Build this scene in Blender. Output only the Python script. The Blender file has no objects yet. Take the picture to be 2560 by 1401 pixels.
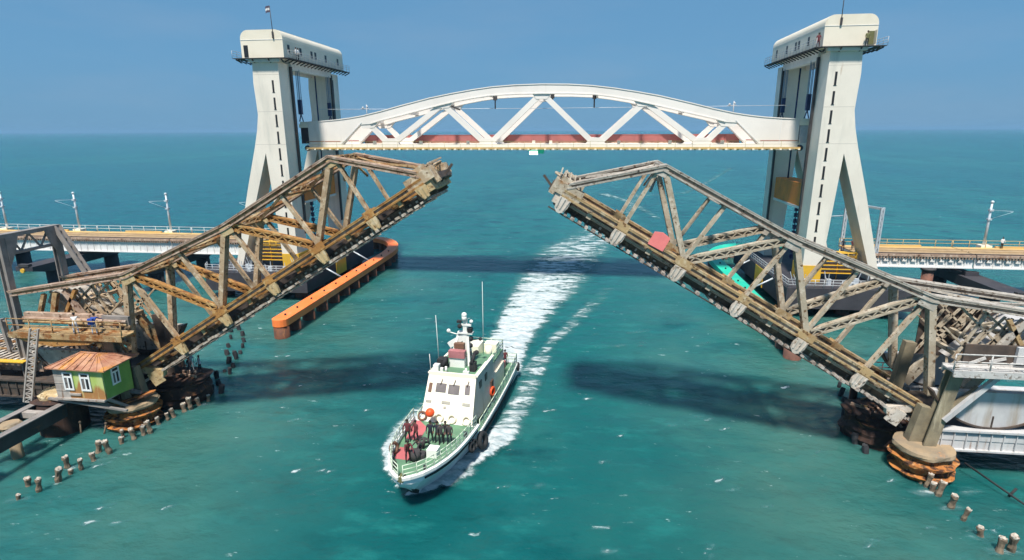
import bpy, bmesh, math, random
import numpy as np
from mathutils import Vector, Matrix, noise as mnoise
random.seed(7)
SC = bpy.context.scene
COL = SC.collection
R = math.radians

# ------------------------------------------------------------------ camera
CAM_YAW, CAM_PITCH, CAM_ROLL, F_PX = R(7.06), R(14.58), R(-0.24), 1439.9
cam = bpy.data.cameras.new('camera')
cam.sensor_width = 36.0
cam.lens = F_PX / 2560 * 36.0
cam.clip_start, cam.clip_end = 0.5, 60000
cam_o = bpy.data.objects.new('camera', cam)
COL.objects.link(cam_o)
fw = Vector((-math.sin(CAM_YAW)*math.cos(CAM_PITCH), math.cos(CAM_YAW)*math.cos(CAM_PITCH), -math.sin(CAM_PITCH)))
rt = Vector((math.cos(CAM_YAW), math.sin(CAM_YAW), 0))
up = rt.cross(fw)
r2 = rt*math.cos(CAM_ROLL) + up*math.sin(CAM_ROLL)
u2 = up*math.cos(CAM_ROLL) - rt*math.sin(CAM_ROLL)
cam_o.matrix_world = Matrix(((r2.x, u2.x, -fw.x, 6.4344), (r2.y, u2.y, -fw.y, 0), (r2.z, u2.z, -fw.z, 24.5), (0, 0, 0, 1)))
SC.camera = cam_o

# ------------------------------------------------------------------ sky, sun, exposure
SUN_EL = R(62)
SUN_DIR = Vector((-0.13, -1.0, 0)).normalized()          # the side the sun stands on: behind the camera, a little to the left
world = bpy.data.worlds.new('World'); SC.world = world
world.use_nodes = True
nt = world.node_tree; nt.nodes.clear()
wo = nt.nodes.new('ShaderNodeOutputWorld'); bg = nt.nodes.new('ShaderNodeBackground')
sky = nt.nodes.new('ShaderNodeTexSky'); sky.sky_type = 'NISHITA'; sky.sun_disc = False
sky.sun_elevation = SUN_EL
sky.sun_rotation = math.atan2(SUN_DIR.x, SUN_DIR.y)
sky.altitude = 30; sky.air_density = 1.0; sky.dust_density = 0.6; sky.ozone_density = 3.0
# hazy tropical sky: a soft blue veil over the clear sky, a few faint cloud smears
tc = nt.nodes.new('ShaderNodeTexCoord')
sep = nt.nodes.new('ShaderNodeSeparateXYZ'); nt.links.new(tc.outputs['Generated'], sep.inputs[0])
ramp = nt.nodes.new('ShaderNodeValToRGB')
ramp.color_ramp.elements[0].position = 0.0; ramp.color_ramp.elements[0].color = (1.16, 2.66, 4.28, 1)
ramp.color_ramp.elements[1].position = 0.45; ramp.color_ramp.elements[1].color = (0.88, 2.25, 4.2, 1)
e = ramp.color_ramp.elements.new(0.10); e.color = (1.09, 2.72, 4.56, 1)
nt.links.new(sep.outputs['Z'], ramp.inputs[0])
mp = nt.nodes.new('ShaderNodeMapping'); mp.inputs['Scale'].default_value = (1.6, 1.6, 7)
nt.links.new(tc.outputs['Generated'], mp.inputs[0])
cn = nt.nodes.new('ShaderNodeTexNoise'); cn.inputs['Scale'].default_value = 2.2; cn.inputs['Detail'].default_value = 5
nt.links.new(mp.outputs[0], cn.inputs['Vector'])
cr = nt.nodes.new('ShaderNodeMapRange'); cr.inputs[1].default_value = 0.48; cr.inputs[2].default_value = 0.8
cr.inputs[3].default_value = 0.0; cr.inputs[4].default_value = 0.17
nt.links.new(cn.outputs[0], cr.inputs[0])
mixv = nt.nodes.new('ShaderNodeMixRGB'); mixv.inputs[0].default_value = 0.95
nt.links.new(sky.outputs[0], mixv.inputs[1]); nt.links.new(ramp.outputs[0], mixv.inputs[2])
mixc = nt.nodes.new('ShaderNodeMixRGB'); mixc.inputs[2].default_value = (3.2, 3.7, 4.6, 1)
nt.links.new(cr.outputs[0], mixc.inputs[0]); nt.links.new(mixv.outputs[0], mixc.inputs[1])
nt.links.new(mixc.outputs[0], bg.inputs[0]); bg.inputs[1].default_value = 0.094
nt.links.new(bg.outputs[0], wo.inputs[0])

sun = bpy.data.lights.new('sun', 'SUN'); sun.energy = 5.0; sun.angle = R(6.0); sun.color = (1.0, 0.955, 0.88)
sun_o = bpy.data.objects.new('sun', sun); COL.objects.link(sun_o)
sv = Vector((SUN_DIR.x*math.cos(SUN_EL), SUN_DIR.y*math.cos(SUN_EL), math.sin(SUN_EL)))
sun_o.rotation_euler = sv.to_track_quat('Z', 'Y').to_euler()
sun_o.location = (0, -40, 80)

SC.view_settings.view_transform = 'Standard'
SC.view_settings.look = 'None'
SC.view_settings.exposure = 0.42
SC.view_settings.gamma = 1.0

# ------------------------------------------------------------------ materials
def nodes_of(name):
    m = bpy.data.materials.new(name); m.use_nodes = True
    t = m.node_tree
    return m, t, t.nodes['Principled BSDF']

def N(t, kind, **kw):
    n = t.nodes.new(kind)
    for k, v in kw.items():
        if k in n.inputs: n.inputs[k].default_value = v
        else: setattr(n, k, v)
    return n

def mixrgb(t, fac, a, b, blend='MIX'):
    n = t.nodes.new('ShaderNodeMixRGB'); n.blend_type = blend
    for i, x in enumerate((fac, a, b)):
        if hasattr(x, 'links') or hasattr(x, 'is_linked'): t.links.new(x, n.inputs[i])
        elif isinstance(x, (int, float)): n.inputs[i].default_value = x
        else: n.inputs[i].default_value = (*x, 1)
    return n.outputs[0]

def noise_fac(t, coord, scale, lo, hi, stretch=(1, 1, 1), detail=5, rough=0.6):
    mpn = t.nodes.new('ShaderNodeMapping'); mpn.inputs['Scale'].default_value = stretch
    t.links.new(coord, mpn.inputs[0])
    n = N(t, 'ShaderNodeTexNoise', Scale=scale, Detail=detail, Roughness=rough)
    t.links.new(mpn.outputs[0], n.inputs['Vector'])
    r = t.nodes.new('ShaderNodeMapRange'); r.inputs[1].default_value = lo; r.inputs[2].default_value = hi
    r.interpolation_type = 'SMOOTHSTEP'
    t.links.new(n.outputs[0], r.inputs[0])
    return r.outputs[0], n.outputs[0]

def surf(name, a, b=None, scale=1.0, rough=0.6, metal=0.0, stains=(), bump=0.0, bscale=8.0, spec=0.4):
    """a/b: two tones of the paint; stains: list of (colour, scale, lo, hi, stretch)"""
    m, t, p = nodes_of(name)
    co = t.nodes.new('ShaderNodeTexCoord').outputs['Object']
    b = b or tuple(x*0.85 for x in a)
    f, _ = noise_fac(t, co, scale, 0.35, 0.65)
    c = mixrgb(t, f, a, b)
    for (sc_, s_, lo, hi, st) in stains:
        f2, _ = noise_fac(t, co, s_, lo, hi, st, 6, 0.65)
        c = mixrgb(t, f2, c, sc_)
    t.links.new(c, p.inputs['Base Color'])
    p.inputs['Roughness'].default_value = rough; p.inputs['Metallic'].default_value = metal
    p.inputs['Specular IOR Level'].default_value = spec
    if bump:
        _, nf = noise_fac(t, co, bscale, 0, 1)
        bn = N(t, 'ShaderNodeBump', Strength=bump, Distance=0.05)
        t.links.new(nf, bn.inputs['Height']); t.links.new(bn.outputs[0], p.inputs['Normal'])
    return m

V = (1, 1, 0.12)   # runs down the surface
M = {}
M['tower'] = surf('tower_paint', (0.765, 0.70, 0.60), (0.70, 0.64, 0.545), 0.25, 0.5, stains=[((0.58, 0.545, 0.47), 0.7, 0.50, 0.74, V), ((0.46, 0.34, 0.23), 1.2, 0.64, 0.80, V)])
M['joint'] = surf('joint_grime', (0.50, 0.46, 0.40), None, 1.0, 0.7)
M['house'] = surf('house_paint', (0.78, 0.70, 0.565), (0.72, 0.645, 0.51), 0.3, 0.5, stains=[((0.55, 0.45, 0.33), 0.8, 0.6, 0.85, V)])
M['span'] = surf('span_paint', (0.82, 0.755, 0.69), (0.75, 0.69, 0.63), 0.2, 0.42, stains=[((0.60, 0.54, 0.47), 0.9, 0.6, 0.85, V)])
M['girder'] = surf('girder_paint', (0.76, 0.74, 0.71), (0.66, 0.64, 0.62), 0.4, 0.5, stains=[((0.50, 0.46, 0.42), 1.3, 0.56, 0.78, V)])
M['red_par'] = surf('red_parapet', (0.42, 0.135, 0.12), (0.35, 0.125, 0.115), 0.5, 0.55)
M['orange_cw'] = surf('counterweight_orange', (0.78, 0.24, 0.03), (0.62, 0.19, 0.03), 0.6, 0.6, stains=[((0.22, 0.07, 0.02), 0.9, 0.55, 0.8, V)])
M['yellow'] = surf('yellow_paint', (0.72, 0.42, 0.03), (0.62, 0.36, 0.04), 1.0, 0.5, stains=[((0.4, 0.25, 0.08), 2.5, 0.58, 0.75, V)])
M['ochre'] = surf('ochre_walkway', (0.62, 0.40, 0.13), (0.52, 0.35, 0.15), 0.5, 0.65, stains=[((0.42, 0.30, 0.18), 1.2, 0.55, 0.75, (1, 1, 1))])
M['ballast'] = surf('track_ballast', (0.42, 0.30, 0.17), (0.34, 0.24, 0.14), 0.7, 0.8)
M['olive'] = surf('olive_walkway', (0.36, 0.33, 0.12), (0.26, 0.25, 0.10), 1.0, 0.6)
M['dark'] = surf('dark_opening', (0.02, 0.02, 0.022), None, 1, 0.4)
M['darksteel'] = surf('dark_steel', (0.055, 0.05, 0.05), (0.035, 0.033, 0.035), 0.7, 0.6, stains=[((0.13, 0.07, 0.04), 1.4, 0.58, 0.75, (1, 1, 1))])
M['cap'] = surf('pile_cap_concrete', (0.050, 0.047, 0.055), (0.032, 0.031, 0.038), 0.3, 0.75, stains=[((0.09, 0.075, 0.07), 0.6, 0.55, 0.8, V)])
M['pile_red'] = surf('pile_rust_red', (0.20, 0.085, 0.055), (0.12, 0.06, 0.045), 0.8, 0.8, stains=[((0.05, 0.035, 0.03), 1.2, 0.5, 0.7, (1, 1, 1))])
M['blue'] = surf('rope_blue', (0.14, 0.27, 0.42), (0.11, 0.22, 0.36), 2, 0.5)
M['bluedark'] = surf('hoist_blue', (0.012, 0.03, 0.10), None, 2, 0.5)
M['galv'] = surf('galvanised_steel', (0.56, 0.60, 0.64), (0.46, 0.50, 0.54), 2, 0.45, 0.2)
M['greyrail'] = surf('grey_rail_paint', (0.50, 0.51, 0.52), None, 2, 0.5)
M['fender_o'] = surf('fender_orange', (0.95, 0.235, 0.06), (0.90, 0.19, 0.04), 0.25, 0.5, stains=[((0.88, 0.36, 0.20), 0.35, 0.55, 0.8, (1, 1, 1)), ((0.45, 0.10, 0.03), 1.5, 0.64, 0.8, (1, 1, 1))])
M['fender_g'] = surf('fender_green', (0.02, 0.52, 0.33), (0.02, 0.42, 0.30), 0.25, 0.5, stains=[((0.10, 0.62, 0.36), 0.35, 0.55, 0.8, (1, 1, 1)), ((0.03, 0.2, 0.15), 1.5, 0.62, 0.8, (1, 1, 1))])
M['pile_o'] = surf('fender_pile', (0.16, 0.055, 0.025), (0.09, 0.04, 0.025), 1, 0.75, stains=[((0.40, 0.16, 0.05), 1.6, 0.55, 0.75, (1, 1, 0.3))])
# old bridge steel
def steel(name, a, b, rust, amt, tan):
    return surf(name, a, b, 0.9, 0.72, 0.0, stains=[(tan, 1.6, 0.5, 0.66, (1, 1, 1)), (rust, 1.1, 0.60-amt, 0.74-amt, (1, 1, 1)), (tuple(x*.42 for x in rust), 2.8, 0.55, 0.66, (1, 1, 1)), ((0.05, 0.035, 0.025), 1.5, 0.61, 0.70, (1, 1, 1))], bump=0.45, bscale=9)
M['s_brown'] = steel('old_steel_brown', (0.40, 0.27, 0.13), (0.30, 0.19, 0.09), (0.24, 0.095, 0.025), 0.12, (0.50, 0.38, 0.22))
M['s_orange'] = steel('old_steel_orange', (0.42, 0.21, 0.06), (0.33, 0.15, 0.04), (0.22, 0.08, 0.02), 0.06, (0.50, 0.33, 0.14))
M['s_tan'] = steel('old_steel_tan', (0.44, 0.32, 0.20), (0.34, 0.235, 0.14), (0.27, 0.135, 0.05), 0.02, (0.56, 0.46, 0.33))
M['s_mauve'] = steel('old_steel_mauve', (0.42, 0.29, 0.21), (0.31, 0.20, 0.14), (0.22, 0.09, 0.04), 0.04, (0.52, 0.40, 0.31))
M['s_beige'] = steel('old_steel_beige', (0.44, 0.37, 0.275), (0.35, 0.285, 0.205), (0.31, 0.155, 0.06), 0.01, (0.54, 0.47, 0.37))
M['s_grey'] = steel('old_steel_grey', (0.42, 0.375, 0.315), (0.33, 0.29, 0.245), (0.27, 0.16, 0.085), -0.03, (0.52, 0.475, 0.41))
M['s_rail'] = steel('old_steel_rail', (0.45, 0.31, 0.15), (0.36, 0.24, 0.12), (0.30, 0.13, 0.04), 0.06, (0.53, 0.43, 0.28))
M['s_light'] = steel('old_steel_light', (0.52, 0.50, 0.47), (0.44, 0.42, 0.40), (0.36, 0.26, 0.18), -0.13, (0.58, 0.56, 0.53))
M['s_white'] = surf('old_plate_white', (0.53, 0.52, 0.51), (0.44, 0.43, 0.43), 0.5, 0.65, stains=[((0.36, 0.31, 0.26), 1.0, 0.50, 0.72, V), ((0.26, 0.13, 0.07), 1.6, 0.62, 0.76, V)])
M['s_str'] = surf('stringer_steel', (0.17, 0.115, 0.075), (0.10, 0.07, 0.05), 1.1, 0.75, stains=[((0.30, 0.20, 0.12), 1.6, 0.52, 0.66, (1, 1, 1)), ((0.04, 0.03, 0.025), 1.3, 0.54, 0.66, (1, 1, 1))], bump=0.3)
M['s_post'] = surf('bearing_post_steel', (0.27, 0.225, 0.145), (0.18, 0.15, 0.10), 0.8, 0.75, stains=[((0.16, 0.10, 0.06), 1.0, 0.54, 0.68, V), ((0.42, 0.36, 0.25), 1.4, 0.56, 0.7, V)], bump=0.3)
M['s_slate'] = surf('portal_grey', (0.27, 0.24, 0.22), (0.19, 0.17, 0.155), 0.9, 0.7, stains=[((0.26, 0.23, 0.21), 1.5, 0.55, 0.75, (1, 1, 1)), ((0.12, 0.06, 0.03), 1.8, 0.62, 0.76, (1, 1, 1))], bump=0.3)
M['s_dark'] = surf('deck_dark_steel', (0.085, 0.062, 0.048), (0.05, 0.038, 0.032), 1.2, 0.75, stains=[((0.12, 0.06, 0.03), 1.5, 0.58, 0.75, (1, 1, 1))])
M['sleeper'] = surf('sleeper_ends', (0.56, 0.50, 0.42), (0.26, 0.20, 0.15), 1.9, 0.8)
M['sleeper_w'] = surf('sleeper_pale', (0.48, 0.43, 0.38), (0.20, 0.155, 0.13), 1.7, 0.8)
M['gus_tan'] = steel('gusset_tan', (0.48, 0.36, 0.19), (0.42, 0.30, 0.15), (0.32, 0.16, 0.05), 0.03, (0.54, 0.44, 0.28))
M['gus_pale'] = steel('gusset_pale', (0.54, 0.48, 0.41), (0.48, 0.42, 0.35), (0.40, 0.26, 0.14), -0.12, (0.58, 0.53, 0.47))
M['rust_rim'] = surf('drum_rust', (0.44, 0.17, 0.04), (0.30, 0.10, 0.025), 1.4, 0.8, stains=[((0.50, 0.30, 0.14), 1.8, 0.54, 0.66, (1, 1, 1)), ((0.07, 0.03, 0.015), 1.6, 0.47, 0.58, (1, 1, 0.9))], bump=0.8, bscale=4)
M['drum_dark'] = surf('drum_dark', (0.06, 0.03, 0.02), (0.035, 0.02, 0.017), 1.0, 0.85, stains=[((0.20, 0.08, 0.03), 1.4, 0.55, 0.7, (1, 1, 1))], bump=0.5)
M['drum_top'] = surf('drum_top_concrete', (0.35, 0.25, 0.15), (0.25, 0.195, 0.13), 0.8, 0.85, stains=[((0.20, 0.16, 0.12), 0.6, 0.48, 0.7, (1, 1, 1)), ((0.50, 0.24, 0.09), 0.7, 0.6, 0.75, (1, 1, 1))], bump=0.3)
M['stump'] = surf('pile_stump', (0.22, 0.165, 0.11), (0.12, 0.085, 0.06), 2.5, 0.9, stains=[((0.06, 0.05, 0.04), 2.0, 0.5, 0.7, (1, 1, 0.5))], bump=0.4)
M['stump_top'] = surf('pile_stump_top', (0.52, 0.47, 0.40), (0.36, 0.30, 0.24), 3, 0.9)
M['stump_dark'] = surf('pile_stump_dark', (0.045, 0.045, 0.05), (0.03, 0.03, 0.033), 2.5, 0.85)
# hut
M['hut_roof'] = surf('hut_roof_rust', (0.32, 0.135, 0.08), (0.44, 0.24, 0.15), 1.1, 0.8, stains=[((0.52, 0.23, 0.05), 0.7, 0.5, 0.66, (1, 0.5, 1)), ((0.16, 0.06, 0.03), 1.8, 0.54, 0.66, (1, 0.25, 1)), ((0.50, 0.36, 0.27), 1.5, 0.60, 0.70, (1, 0.3, 1))], bump=0.3)
def hut_wall():
    m, t, p = nodes_of('hut_wall_green')
    co = t.nodes.new('ShaderNodeTexCoord').outputs['Object']
    f, _ = noise_fac(t, co, 1.2, 0.4, 0.6, V)
    c = mixrgb(t, f, (0.36, 0.46, 0.11), (0.46, 0.53, 0.20))
    sp = t.nodes.new('ShaderNodeSeparateXYZ'); t.links.new(co, sp.inputs[0])
    n = N(t, 'ShaderNodeTexNoise', Scale=2.2, Detail=5)
    mpn = t.nodes.new('ShaderNodeMapping'); mpn.inputs['Scale'].default_value = (1, 1, 0.15)
    t.links.new(co, mpn.inputs[0]); t.links.new(mpn.outputs[0], n.inputs['Vector'])
    # rust creeping up from the sill: height + noise
    ma = N(t, 'ShaderNodeMath', operation='MULTIPLY_ADD'); ma.inputs[1].default_value = -0.40; ma.inputs[2].default_value = 0.40
    t.links.new(sp.outputs[2], ma.inputs[0])
    ad = N(t, 'ShaderNodeMath', operation='ADD'); t.links.new(ma.outputs[0], ad.inputs[0]); t.links.new(n.outputs[0], ad.inputs[1])
    r = t.nodes.new('ShaderNodeMapRange'); r.inputs[1].default_value = 0.46; r.inputs[2].default_value = 0.60
    t.links.new(ad.outputs[0], r.inputs[0])
    c = mixrgb(t, r.outputs[0], c, (0.36, 0.17, 0.055))
    f3, _ = noise_fac(t, co, 2.5, 0.58, 0.7, V)
    c = mixrgb(t, f3, c, (0.48, 0.38, 0.16))
    t.links.new(c, p.inputs['Base Color']); p.inputs['Roughness'].default_value = 0.7
    return m
M['hut_wall'] = hut_wall()
M['hut_side'] = surf('hut_side_green_shaded', (0.22, 0.40, 0.09), (0.17, 0.33, 0.07), 0.8, 0.7, stains=[((0.30, 0.38, 0.16), 1.2, 0.6, 0.8, V)])  # deeper green than the front wall: the side's shade is put into the paint
M['hut_grey'] = surf('hut_grey_boards', (0.40, 0.36, 0.32), (0.30, 0.26, 0.23), 1.5, 0.85, stains=[((0.2, 0.13, 0.09), 1.6, 0.56, 0.7, V)])
M['frame_w'] = surf('window_frame_white', (0.80, 0.80, 0.78), (0.70, 0.70, 0.68), 3, 0.5)
# boat
M['b_white'] = surf('boat_white', (0.80, 0.79, 0.74), (0.74, 0.73, 0.67), 0.8, 0.35, stains=[((0.55, 0.45, 0.33), 1.5, 0.68, 0.82, V)])
M['b_cream'] = surf('boat_cream', (0.90, 0.83, 0.68), (0.86, 0.79, 0.63), 0.6, 0.3, stains=[((0.58, 0.44, 0.30), 1.6, 0.70, 0.84, V)])
M['b_side'] = surf('boat_side_shade_stains', (0.60, 0.52, 0.46), (0.54, 0.44, 0.37), 0.8, 0.5, stains=[((0.34, 0.21, 0.14), 1.2, 0.55, 0.75, V)])  # darker than the front: shade of the sides painted in, with stains over it
M['b_hull'] = surf('boat_hull_grey', (0.80, 0.79, 0.79), (0.70, 0.69, 0.70), 0.5, 0.35, stains=[((0.32, 0.30, 0.29), 1.2, 0.58, 0.8, V)])
M['b_deck'] = surf('boat_deck_green', (0.13, 0.26, 0.15), (0.10, 0.20, 0.12), 0.9, 0.7, stains=[((0.25, 0.28, 0.20), 1.3, 0.58, 0.75, (1, 1, 1))])
M['b_red'] = surf('boat_deck_red', (0.50, 0.13, 0.14), (0.43, 0.12, 0.12), 1.0, 0.7)
M['b_rail'] = surf('boat_rail', (0.60, 0.68, 0.52), (0.52, 0.60, 0.46), 2, 0.4)
M['b_box'] = surf('boat_red_box', (0.45, 0.17, 0.18), (0.35, 0.14, 0.14), 1, 0.5)
M['b_win'] = surf('boat_window', (0.20, 0.17, 0.16), (0.15, 0.13, 0.12), 1, 0.15, spec=0.6)
M['b_vent'] = surf('boat_vent', (0.36, 0.34, 0.28), None, 1, 0.6)
M['rubber'] = surf('black_rubber', (0.018, 0.018, 0.02), (0.03, 0.03, 0.03), 3, 0.8)
M['ring_o'] = surf('ring_orange', (0.85, 0.10, 0.02), (0.75, 0.08, 0.02), 3, 0.5)
M['ring_b'] = surf('ring_brown', (0.17, 0.09, 0.055), None, 3, 0.7)
M['ring_w'] = surf('ring_white', (0.78, 0.70, 0.55), None, 3, 0.6)
M['pink'] = surf('pink_board', (0.80, 0.22, 0.20), (0.72, 0.18, 0.17), 1.0, 0.6)
M['skin'] = surf('skin_brown', (0.16, 0.085, 0.055), None, 5, 0.6)
M['hair'] = surf('hair_black', (0.012, 0.010, 0.010), None, 5, 0.6)
M['c_maroon'] = surf('cloth_maroon', (0.13, 0.03, 0.035), None, 4, 0.85)
M['c_navy'] = surf('cloth_navy', (0.018, 0.022, 0.035), None, 4, 0.85)
M['c_black'] = surf('cloth_black', (0.014, 0.015, 0.016), None, 4, 0.85)
M['c_white'] = surf('cloth_white', (0.72, 0.70, 0.68), None, 4, 0.85)
M['c_pale'] = surf('cloth_pale_blue', (0.52, 0.58, 0.68), None, 4, 0.85)
M['c_blue'] = surf('cloth_blue', (0.03, 0.08, 0.36), None, 4, 0.85)
M['c_grey'] = surf('cloth_grey', (0.055, 0.05, 0.05), None, 4, 0.85)
M['c_olive'] = surf('cloth_olive', (0.14, 0.14, 0.06), None, 4, 0.85)
def emit(name, col, s):
    m, t, p = nodes_of(name)
    p.inputs['Base Color'].default_value = (*col, 1)
    p.inputs['Emission Color'].default_value = (*col, 1); p.inputs['Emission Strength'].default_value = s
    return m
M['navlamp'] = emit('green_lamp', (0.75, 1.0, 0.88), 2.5)
M['nav_green'] = surf('nav_green', (0.0, 0.22, 0.13), None, 1, 0.5)
M['flag_d'] = surf('flag_dark', (0.10, 0.08, 0.12), None, 3, 0.8)

# ------------------------------------------------------------------ mesh builder
YH = Vector((0, 1, 0)); ZH = Vector((0, 0, 1))
class MB:
    def __init__(s): s.v = []; s.f = []; s.sm = []
    def add(s, vs, fs, smooth=False):
        o = len(s.v); s.v += [tuple(x) for x in vs]
        s.f += [tuple(i+o for i in f) for f in fs]; s.sm += [smooth]*len(fs)
        return s
    def box(s, x0, x1, y0, y1, z0, z1):
        return s.add([(x0,y0,z0),(x1,y0,z0),(x1,y1,z0),(x0,y1,z0),(x0,y0,z1),(x1,y0,z1),(x1,y1,z1),(x0,y1,z1)],
                     [(0,3,2,1),(4,5,6,7),(0,1,5,4),(1,2,6,5),(2,3,7,6),(3,0,4,7)])
    def beam(s, p, q, w, h, ref=YH, w2=None, h2=None):
        """box from p to q: w along ref, h across"""
        p = Vector(p); q = Vector(q); t = (q-p).normalized()
        a = (ref - t*ref.dot(t))
        a = a.normalized() if a.length > 1e-4 else t.orthogonal().normalized()
        b = t.cross(a)
        w2 = w if w2 is None else w2; h2 = h if h2 is None else h2
        vs = []
        for c, ww, hh in ((p, w, h), (q, w2, h2)):
            for i, j in ((-1,-1),(1,-1),(1,1),(-1,1)): vs.append(c + a*(i*ww/2) + b*(j*hh/2))
        return s.add(vs, [(0,1,2,3),(7,6,5,4),(0,4,5,1),(1,5,6,2),(2,6,7,3),(3,7,4,0)])
    def tube(s, p, q, r, r_end=None, n=8, caps=True):
        p = Vector(p); q = Vector(q); t = (q-p).normalized(); a = t.orthogonal().normalized(); b = t.cross(a)
        r_end = r if r_end is None else r_end
        vs = [c + (a*math.cos(2*math.pi*i/n) + b*math.sin(2*math.pi*i/n))*rr for c, rr in ((p, r), (q, r_end)) for i in range(n)]
        s.add(vs, [(i, (i+1) % n, n+(i+1) % n, n+i) for i in range(n)], True)
        if caps:
            o = len(s.v)-2*n
            s.f += [tuple(o+i for i in range(n-1, -1, -1)), tuple(o+n+i for i in range(n))]; s.sm += [False, False]
        return s
    def path(s, pts, r, n=6):
        for a, b in zip(pts[:-1], pts[1:]): s.tube(a, b, r, n=n)
        return s
    def lathe(s, cx, cy, prof, n=28, sx=1, sy=1, jit=0.0):
        vs = []
        for k, (r, z) in enumerate(prof):
            for i in range(n):
                an = 2*math.pi*i/n
                j = 1 + jit*(mnoise.noise((math.cos(an)*2, math.sin(an)*2, k*0.9))) if jit else 1
                vs.append((cx+r*sx*j*math.cos(an), cy+r*sy*j*math.sin(an), z + (jit*0.8*mnoise.noise((math.cos(an)*1.7+5, math.sin(an)*1.7, k*1.3)) if jit else 0)))
        fs = [(k*n+i, k*n+(i+1) % n, (k+1)*n+(i+1) % n, (k+1)*n+i) for k in range(len(prof)-1) for i in range(n)]
        s.add(vs, fs, False)
        o = len(s.v)-len(vs)
        s.f.append(tuple(o+i for i in range(n-1, -1, -1))); s.sm.append(False)
        s.f.append(tuple(o+(len(prof)-1)*n+i for i in range(n))); s.sm.append(False)
        return s
    def prism(s, poly, y0, y1):
        """outline in (x, z) pushed from y0 to y1"""
        n = len(poly)
        vs = [(x, y0, z) for x, z in poly] + [(x, y1, z) for x, z in poly]
        area = sum(poly[i][0]*poly[(i+1) % n][1]-poly[(i+1) % n][0]*poly[i][1] for i in range(n))
        fs = [tuple(range(n)), tuple(range(2*n-1, n-1, -1))] + [(i, i+n, (i+1) % n+n, (i+1) % n) for i in range(n)]
        if area < 0: fs = [tuple(reversed(f)) for f in fs]
        return s.add(vs, fs)
    def torus(s, c, axis, Rr, r, n=16, m=8):
        c = Vector(c); ax = Vector(axis).normalized(); a = ax.orthogonal().normalized(); b = ax.cross(a)
        vs = []
        for i in range(n):
            d = a*math.cos(2*math.pi*i/n)+b*math.sin(2*math.pi*i/n)
            for j in range(m):
                vs.append(c + d*(Rr+r*math.cos(2*math.pi*j/m)) + ax*(r*math.sin(2*math.pi*j/m)))
        return s.add(vs, [(i*m+j, ((i+1) % n)*m+j, ((i+1) % n)*m+(j+1) % m, i*m+(j+1) % m) for i in range(n) for j in range(m)], True)
    def ball(s, c, r, n=12, m=8, sz=1.0):
        c = Vector(c); vs = []
        for k in range(m+1):
            ph = math.pi*k/m
            for i in range(n): vs.append(c+Vector((r*math.sin(ph)*math.cos(2*math.pi*i/n), r*math.sin(ph)*math.sin(2*math.pi*i/n), r*sz*math.cos(ph))))
        return s.add(vs, [(k*n+i, (k+1)*n+i, (k+1)*n+(i+1) % n, k*n+(i+1) % n) for k in range(m) for i in range(n)], True)
    def laced(s, p, q, w, h, ref=YH, plate=None, pitch=None, lace=0.09):
        """built-up member: two channels a distance h apart joined by zigzag lacing on both faces"""
        p = Vector(p); q = Vector(q); t = (q-p).normalized(); L = (q-p).length
        a = (ref - t*ref.dot(t)).normalized(); b = t.cross(a)
        pl = plate or h*0.26
        for j in (-1, 1): s.beam(p+b*(j*(h-pl)/2), q+b*(j*(h-pl)/2), w, pl, ref)
        pt = pitch or h*0.95; n = max(2, int(L/pt))
        for side in (-1, 1):
            for k in range(n):
                j = 1 if k % 2 else -1
                s.beam(p+t*(L*k/n)+a*(side*(w/2-0.03))+b*(j*(h/2-pl)), p+t*(L*(k+1)/n)+a*(side*(w/2-0.03))-b*(j*(h/2-pl)), 0.04, lace, ref)
        return s
    def rail(s, pts, height=1.0, step=2.0, r=0.035, bars=2):
        for a, b in zip(pts[:-1], pts[1:]):
            a = Vector(a); b = Vector(b); n = max(1, int(round((b-a).length/step)))
            for k in range(n+1):
                c = a.lerp(b, k/n); s.tube(c, c+ZH*height, r, n=5)
            for k in range(bars):
                z = height*(1-k/bars*0.95); s.tube(a+ZH*z, b+ZH*z, r, n=5)
        return s
    def build(s, name, mat, parent=None, org=None):
        me = bpy.data.meshes.new(name)
        if org is None: org = ORG.get(parent.name, Vector((0, 0, 0))) if parent else Vector((0, 0, 0))
        me.from_pydata([(x-org[0], y-org[1], z-org[2]) for x, y, z in s.v], [], s.f)
        me.polygons.foreach_set('use_smooth', s.sm)
        bm = bmesh.new(); bm.from_mesh(me); bmesh.ops.recalc_face_normals(bm, faces=bm.faces); bm.to_mesh(me); bm.free()
        me.materials.append(M[mat] if isinstance(mat, str) else mat)
        o = bpy.data.objects.new(name, me); COL.objects.link(o)
        if parent: o.parent = parent
        else: o.location = org
        ORG[o.name] = Vector(org)
        return o
ORG = {}
def tag(o, label, cat, group=None, kind=None):
    if label: o['label'] = label
    if cat: o['category'] = cat
    if group: o['group'] = group
    if kind: o['kind'] = kind
    return o
def thing(name, loc, label, cat, group=None):
    o = bpy.data.objects.new(name, None); COL.objects.link(o); o.location = loc
    o.empty_display_size = 0.5
    ORG[o.name] = Vector(loc)
    return tag(o, label, cat, group)
def solo(mb, name, mat, loc, label, cat, group=None):
    o = mb.build(name, mat, None, Vector(loc)); return tag(o, label, cat, group)

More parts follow.
